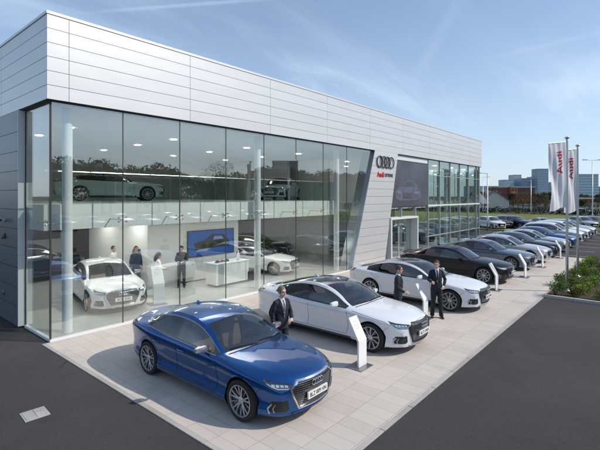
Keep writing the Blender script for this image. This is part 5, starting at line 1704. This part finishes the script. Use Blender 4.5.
block('depot', 537, 566, 118, 206.5, M_RENDER, 'long low white depot beyond the road', 12, 1, 8, roofm=M_CONC2)
block('depot', 566, 600, 140, 205.5, M_CONC2, 'long low grey depot behind the flagpoles', 12, 1, 8, roofm=M_SLATE)
# south side: seen mirrored in the facade
def sblock(name, x, y, w, d, H, m, label, floors, cols, rz):
    root = empty(name, (x, y, 0), rz); tag(root, label, 'building')
    bm = bmesh.new(); box(bm, -w / 2, w / 2, -d / 2, d / 2, -1, H); bm_obj('wall', bm, m, root)
    bm = bmesh.new(); box(bm, -w / 2 - .2, w / 2 + .2, -d / 2 - .2, d / 2 + .2, H + .003, H + .5); bm_obj('roof', bm, M_CONC2, root)
    fh = H / floors; cw = w / cols
    for j in range(floors):
        bm = bmesh.new()
        for i in range(cols): box(bm, -w / 2 + cw * (i + .2), -w / 2 + cw * (i + .8), d / 2 - .1, d / 2 + .1, fh * (j + .3), fh * (j + .78))
        bm_obj('window_row', bm, M_FARW, root)
sblock('office_block', 190, -150, 15, 14, 24, M_CONC2, 'grey concrete block mirrored in the upper glass', 7, 8, R(45))
sblock('office_block', 175, -90, 26, 14, 13, M_TOWL, 'pale office block mirrored near the pylon', 4, 9, R(60))
# ------------------------------------------------------------------ cars
blue = make_car('parked_car', 'saloon', P_BLUE, P_BLUE, M_SEAT, P_BLUE, 0, plate='BLZ 009 HN')
tag(blue, 'metallic blue saloon car, nearest in the row, with tan seats', 'car', 'cars in a row on the paving')
blue.location = (5.72, 6.98, .012)
white = make_car('parked_car', 'fastback', P_WHITE, M_GLOSSBK, M_SEATBK, M_SILL, 1, plate='BL72 UNN', trim=M_PLASTIC)
white.location = (9.90, 7.0, .012); white.scale = (1.03, 1.03, 1.02)
tag(white, 'white fastback car with black roof right beside the blue car', 'car', 'cars in a row on the paving')
def recol(body, roof=None, sill=None):
    return {'paint_white': body, 'gloss_black': roof or body} if False else {'paint_white': body}
def copy_car(src, loc, rz, label, m, group='cars in a row on the paving', sc=1.0, srcpaint='paint_white', roof=None):
    mm = {srcpaint: m} if m else None
    o = copy_tree(src, None, mm)
    if roof:
        for ch in COL.objects:
            if ch.parent == o and ch.name.startswith('roof') and not ch.name.startswith('roof_'):
                ch.material_slots[0].link = 'OBJECT'; ch.material_slots[0].material = roof
    o.location = loc; o.rotation_euler = (0, 0, rz); o.scale = (sc, sc, sc); tag(o, label, 'car', group); return o
copy_car(white, (14.75, 6.95, .012), 0, 'white fastback car with black roof behind the two talking men', None, sc=1.02)
copy_car(white, (20.05, 7.15, .012), 0, 'black fastback car, fourth in the row after two white cars', P_BLACK, sc=1.02, roof=P_BLACK)
suv = make_car('parked_car', 'suv', P_WHITE, P_WHITE, M_SEATBK, M_SILL, 2, simple=True)
suv.location = (43.6, 6.7, -.004); tag(suv, 'white tall hatchback, third from the far end of the row', 'car', 'cars in a row on the paving')
copy_car(white, (24.4, 7.05, .012), 0, 'grey-blue fastback car next after the black car', P_GREYB, roof=P_GREYB)
sal2 = copy_car(blue, (27.7, 6.95, .012), 0, 'silver saloon car between the grey-blue and the dark grey car', P_SILV, srcpaint='paint_blue')
copy_car(blue, (30.6, 6.95, .004), 0, 'dark grey saloon car at the end of the paving', P_DGREY, srcpaint='paint_blue')
copy_car(white, (33.9, 6.95, -.004), 0, 'pale silver fastback car beyond the end of the paving', P_SILV, roof=P_SILV)
copy_car(blue, (37.1, 6.95, -.004), 0, 'mid blue saloon car far down the row', P_MIDB, srcpaint='paint_blue')
copy_car(suv, (40.4, 6.7, -.004), 0, 'white tall hatchback right after the far blue saloon', None)
copy_car(suv, (46.8, 6.6, -.004), 0, 'silver tall hatchback second from the far end', P_SILV)
copy_car(blue, (49.0 - .4, 7.4, -.004), 0, 'white saloon at the far end of the row', P_WHITE, srcpaint='paint_blue')
for o in COL.objects:
    if o.parent is None and o.get('group') == 'cars in a row on the paving' and o.location.x > 8:
        if o.location.x > 18: o.location.y += .42
        o.rotation_euler.z += R(rng.uniform(-.9, .9)); o.location.y += rng.uniform(-.06, .06)
# cars parked by the grass bank
def bank_car(px, z, src, m, rz, label, sp):
    p = W(px, z, -.006); copy_car(src, p, rz, label, m, 'cars parked by the grass bank', srcpaint=sp, sc=.88)
bank_car(491, 50, suv, P_WHITE, R(-40), 'white hatchback parked by the lamp post at the building end', 'paint_white')
bank_car(503, 52, suv, P_BRONZE, R(-60), 'brown hatchback parked between the white and the navy car', 'paint_white')
bank_car(515.5, 51, suv, P_NAVY, R(-25), 'navy blue hatchback parked in front of the grass bank', 'paint_white')
bank_car(543, 50, blue, P_SILV, R(-50), 'silver saloon parked behind the row of new cars', 'paint_blue')
bank_car(583, 50, suv, P_SILV, R(-50), 'silver hatchback parked left of the brown estate', 'paint_white')
bank_car(594, 50, suv, P_BRONZE, R(-50), 'brown tall hatchback parked at the right edge', 'paint_white')
bank_car(583, 88, blue, P_SILV, R(0), 'silver saloon on the road beyond the bank', 'paint_blue')
# cars along the south side, seen mirrored in the glass
pm = [P_SILV, P_BLACK, P_NAVY, P_WHITE, P_DGREY, P_RED, P_GREYB]
for k in range(15):
    src, sp = ((blue, 'paint_blue'), (suv, 'paint_white'))[k % 2]
    copy_car(src, (2 + k * 3.4, -27 + (k % 3) * .2, -.006), PI, 'car parked along the south side facing the showroom', pm[(k * 3) % 7], 'cars parked on the south side', srcpaint=sp)
# inside the showroom
copy_car(blue, (7.25, 15.6, .028), R(-12), 'white saloon car indoors behind the corner glass', P_WHITE, 'cars in the showroom', srcpaint='paint_blue', sc=1.0)
copy_car(white, (15.1, 15.75, .028), R(14), 'white fastback car indoors behind the second round column', None, 'cars in the showroom', sc=.9)
gcar = copy_car(white, (9.9, 20.6, SLZ1), R(68), 'pale grey-green fastback car on the upper floor near the corner', P_GREEN, 'cars in the showroom', roof=P_GREEN)
copy_car(blue, (18.9, 17.7, SLZ1), R(-62), 'white saloon car on the upper floor behind the middle glass', P_WHITE, 'cars in the showroom', srcpaint='paint_blue', sc=.95)
copy_car(blue, (18.6, 19.6, .028), R(20), 'dark saloon car indoors at the back near the pylon', P_BLACK, 'cars in the showroom', srcpaint='paint_blue')
copy_car(suv, (6.6, 21.6, .028), R(95), 'dark navy hatchback indoors behind the white saloon', P_NAVY, 'cars in the showroom')
copy_car(blue, (31.5, 16.0, .028), R(30), 'grey saloon car indoors in the far hall', P_DGREY, 'cars in the showroom', srcpaint='paint_blue')

# every copied car gets its own number plate lettering
PLT = []
for q in ('BLZ 008 HN', 'BL71 UUH', 'BX22 HNN', 'BLZ 017 NH', 'BN72 LUX', 'BU21 ZHN'):
    t = text_mesh('plate_lettering', q, .10, M_PLATETX, None, .001, bold=.0008); PLT.append(t.data); bpy.data.objects.remove(t)
byp = {}
for o in COL.objects:
    if o.parent: byp.setdefault(o.parent.name, []).append(o)
for i, o in enumerate([o for o in COL.objects if o.parent is None and o.get('category') == 'car']):
    if o is blue or o is white: continue
    for c in byp.get(o.name, []):
        if c.name.startswith('number_plate'):
            for t in byp.get(c.name, []):
                t.data = PLT[i % 6]
# ------------------------------------------------------------------ people
p1 = make_person('person', arms(l=((.245, -.02, 1.14), (.10, -.26, 1.08), (-.7, -.4, .0), (0, .3, -1))), hair=M_HAIRG, jacket=M_SUIT, trousers=M_SUIT2, turn=R(10), nod=R(6), curl=(1.6, 1))
p1.location = (7.03, 6.55, .012); p1.rotation_euler = (0, 0, R(-12)); p1.scale = (.99, .99, .99)
tag(p1, 'grey haired man in dark suit and tie standing between the blue and white cars', 'person')
p2 = make_person('person', arms(r=((-.235, .0, 1.15), (-.20, -.20, 1.02), (.3, -.9, -.1), (1, .2, -.3))), hair=M_HAIRB, skin=M_SKIN2, jacket=M_SUIT, trousers=M_SUIT2, tie=M_TIE2, turn=R(0), nod=R(8))
p2.location = (11.42, 5.95, .012); p2.rotation_euler = (0, 0, R(22)); p2.scale = (.985,) * 3
tag(p2, 'man in dark suit facing right, behind the stele by the second white car', 'person')
p3 = make_person('person', arms(r=((-.25, -.05, 1.17), (-.20, -.33, 1.16), (-.05, -1, .05), (.4, 0, -1)), l=((.27, .06, 1.17), (.20, -.10, .99), (-.4, -.7, -.3), (-.8, .3, -.3))), hair=M_HAIRB, skin=M_SKIN, jacket=M_SUIT, trousers=M_SUIT2, tie=M_TIE2, turn=R(-18), nod=R(8),
    legs={1: ((.115, -.02, .50), (.135, -.03, .09)), -1: ((-.10, .0, .50), (-.13, .03, .09))})
p3.location = (12.92, 5.42, .012); p3.rotation_euler = (0, 0, R(-55)); p3.scale = (1.0,) * 3
tag(p3, 'taller man in black suit with white shirt front gesturing with one hand', 'person')
p4 = make_person('person', arms(r=((-.22, -.02, 1.16), (-.14, -.25, 1.10), (.2, -.9, .1), (0, .3, -1)), l=((.22, -.02, 1.16), (.14, -.25, 1.10), (-.2, -.9, .1), (0, .3, -1))), hair=M_HAIRB, woman=True, suit=False, jacket=M_SHIRT, nod=R(15), voxel=.009)
p4.location = (8.75, 14.5, .028); p4.rotation_euler = (0, 0, R(75)); p4.scale = (.93,) * 3
tag(p4, 'brown haired woman in white blouse and dark trousers inside the showroom', 'person')
p5 = make_person('person', arms(r=((-.23, -.02, 1.16), (-.12, -.26, 1.12), (.5, -.8, .1), (0, .3, -1)), l=((.23, -.02, 1.16), (.10, -.26, 1.12), (-.5, -.8, .1), (0, .3, -1))), hair=M_HAIRD, suit=False, jacket=M_DARKC, trousers=M_SUIT, nod=R(18), voxel=.009)
p5.location = (10.25, 15.2, .028); p5.rotation_euler = (0, 0, R(-40)); p5.scale = (.97,) * 3
tag(p5, 'dark haired man in charcoal clothes reading papers beside the glass joint indoors', 'person')
p6 = make_person('person', arms(), hair=M_HAIRD, skin=M_SKIN2, suit=False, jacket=M_DENIM, trousers=M_SUIT, voxel=.009)
p6.location = (8.85, 16.3, .028); p6.rotation_euler = (0, 0, R(-10)); p6.scale = (.98,) * 3
tag(p6, 'man in navy shirt standing behind the white saloon indoors', 'person')
p7 = make_person('person', arms(), hair=M_HAIRD, skin=M_SKIN2, suit=False, jacket=M_SHIRT, trousers=M_SUIT2, voxel=.009)
p7.location = (8.5, 17.5, .028); p7.rotation_euler = (0, 0, R(30)); p7.scale = (.95,) * 3
tag(p7, 'man in pale shirt partly hidden at the back of the showroom, leftmost person', 'person')

# ------------------------------------------------------------------ light, sky, camera
world = bpy.data.worlds.new("World"); scene.world = world; world.use_nodes = True
nt = world.node_tree; N = nt.nodes.new; L = nt.links.new
bg = nt.nodes['Background']
sky = N('ShaderNodeTexSky'); sky.sky_type = 'NISHITA'; sky.sun_disc = False
SUN_EL = R(40); SUN_AZ = math.atan2(.55, -.83)
sky.sun_elevation = SUN_EL; sky.sun_rotation = SUN_AZ; sky.air_density = 1.0; sky.dust_density = .6; sky.ozone_density = 3.0
tc = N('ShaderNodeTexCoord')
def vmath(op, a, b=None):
    n = N('ShaderNodeVectorMath'); n.operation = op
    for i, v in enumerate((a, b)):
        if v is None: continue
        if isinstance(v, (tuple, Vector)): n.inputs[i].default_value = v
        else: L(v, n.inputs[i])
    return n
def math_(op, a, b=None, clamp=False):
    n = N('ShaderNodeMath'); n.operation = op; n.use_clamp = clamp
    for i, v in enumerate((a, b)):
        if v is None: continue
        if isinstance(v, (int, float)): n.inputs[i].default_value = v
        else: L(v, n.inputs[i])
    return n.outputs[0]
# thin cirrus on a high plane: direction / height
sep = N('ShaderNodeSeparateXYZ'); L(tc.outputs['Generated'], sep.inputs[0])
zc = math_('MAXIMUM', sep.outputs['Z'], .03)
cu = math_('DIVIDE', sep.outputs['X'], math_('ADD', zc, .12)); cv_ = math_('DIVIDE', sep.outputs['Y'], math_('ADD', zc, .12))
cmb = N('ShaderNodeCombineXYZ'); L(cu, cmb.inputs[0]); L(cv_, cmb.inputs[1])
mp = N('ShaderNodeMapping'); mp.inputs['Rotation'].default_value = (0, 0, R(-28)); mp.inputs['Scale'].default_value = (.55, 2.0, 1); L(cmb.outputs[0], mp.inputs['Vector'])
n1 = N('ShaderNodeTexNoise'); n1.inputs['Scale'].default_value = .9; n1.inputs['Detail'].default_value = 9; n1.inputs['Roughness'].default_value = .62; n1.inputs['Distortion'].default_value = .6; L(mp.outputs[0], n1.inputs['Vector'])
n2 = N('ShaderNodeTexNoise'); n2.inputs['Scale'].default_value = .45; n2.inputs['Detail'].default_value = 3; L(cmb.outputs[0], n2.inputs['Vector'])
cl = N('ShaderNodeMapRange'); cl.interpolation_type = 'SMOOTHSTEP'; cl.inputs['From Min'].default_value = .42; cl.inputs['From Max'].default_value = .78; L(n1.outputs['Fac'], cl.inputs['Value'])
ms = N('ShaderNodeMapRange'); ms.interpolation_type = 'SMOOTHSTEP'; ms.inputs['From Min'].default_value = .32; ms.inputs['From Max'].default_value = .62; L(n2.outputs['Fac'], ms.inputs['Value'])
veil = N('ShaderNodeMapRange'); veil.interpolation_type = 'SMOOTHSTEP'; veil.inputs['From Min'].default_value = .42; veil.inputs['From Max'].default_value = .0; L(sep.outputs['Z'], veil.inputs['Value'])
cf = math_('ADD', math_('MULTIPLY', math_('MULTIPLY', cl.outputs[0], ms.outputs[0]), .62), math_('MULTIPLY', veil.outputs[0], .34), True); cf = math_('ADD', cf, .20, True)
# two contrails
def trail(n_, w, a0, a1, st):
    d = vmath('DOT_PRODUCT', tc.outputs['Generated'], tuple(n_)).outputs['Value']
    m = N('ShaderNodeMapRange'); m.interpolation_type = 'SMOOTHSTEP'; m.inputs['From Min'].default_value = w; m.inputs['From Max'].default_value = 0; L(math_('ABSOLUTE', d), m.inputs['Value'])
    al = vmath('DOT_PRODUCT', tc.outputs['Generated'], tuple(a0)).outputs['Value']
    m2 = N('ShaderNodeMapRange'); m2.interpolation_type = 'SMOOTHSTEP'; m2.inputs['From Min'].default_value = a1; m2.inputs['From Max'].default_value = a1 + .03; L(al, m2.inputs['Value'])
    return math_('MULTIPLY', math_('MULTIPLY', m.outputs[0], m2.outputs[0]), st)
def pdir(px, py): return (F * 427 + RT * (px - 300) + Vector((0, 0, 196 - py))).normalized()
for (a, b, w, st) in (((95, 12), (280, -2), .006, .22), ((515, 52), (600, 33), .007, .25), ((425, 62), (455, 8), .022, .22)):
    A = pdir(*a); B = pdir(*b); nn = A.cross(B).normalized(); mid = (A + B).normalized()
    cf = math_('ADD', cf, trail(nn, w, mid, A.dot(mid) - .01, st), True)
mix = N('ShaderNodeMix'); mix.data_type = 'RGBA'; L(cf, mix.inputs[0]); L(sky.outputs[0], mix.inputs[6]); mix.inputs[7].default_value = (4.6, 5.7, 7.2, 1)
L(mix.outputs[2], bg.inputs['Color']); bg.inputs['Strength'].default_value = .145

sl = bpy.data.lights.new('sun', 'SUN'); sl.energy = 3.6; sl.angle = R(.53); sl.color = (1, .93, .84)
so = bpy.data.objects.new('sun', sl); COL.objects.link(so); so.location = (10, -20, 40)
sd = -Vector((math.sin(SUN_AZ) * math.cos(SUN_EL), math.cos(SUN_AZ) * math.cos(SUN_EL), math.sin(SUN_EL)))
so.rotation_euler = sd.to_track_quat('-Z', 'Y').to_euler()

cd = bpy.data.cameras.new('camera'); co = bpy.data.objects.new('camera', cd); COL.objects.link(co); scene.camera = co
co.location = (0, 0, CAMH); co.rotation_euler = (R(90), 0, R(40.5 - 90))
cd.sensor_width = 36; cd.lens = 427 / 600 * 36; cd.shift_y = -(225 - 196) / 600; cd.clip_start = .1; cd.clip_end = 6000
vs = scene.view_settings; vs.view_transform = 'Standard'; vs.look = 'None'; vs.exposure = 0; vs.gamma = 1; vs.use_curve_mapping = False
scene.cycles.max_bounces = 10; scene.cycles.transparent_max_bounces = 24; scene.cycles.glossy_bounces = 4; scene.cycles.diffuse_bounces = 4
scene.cycles.caustics_reflective = False; scene.cycles.caustics_refractive = False
scene.cycles.sample_clamp_indirect = 6
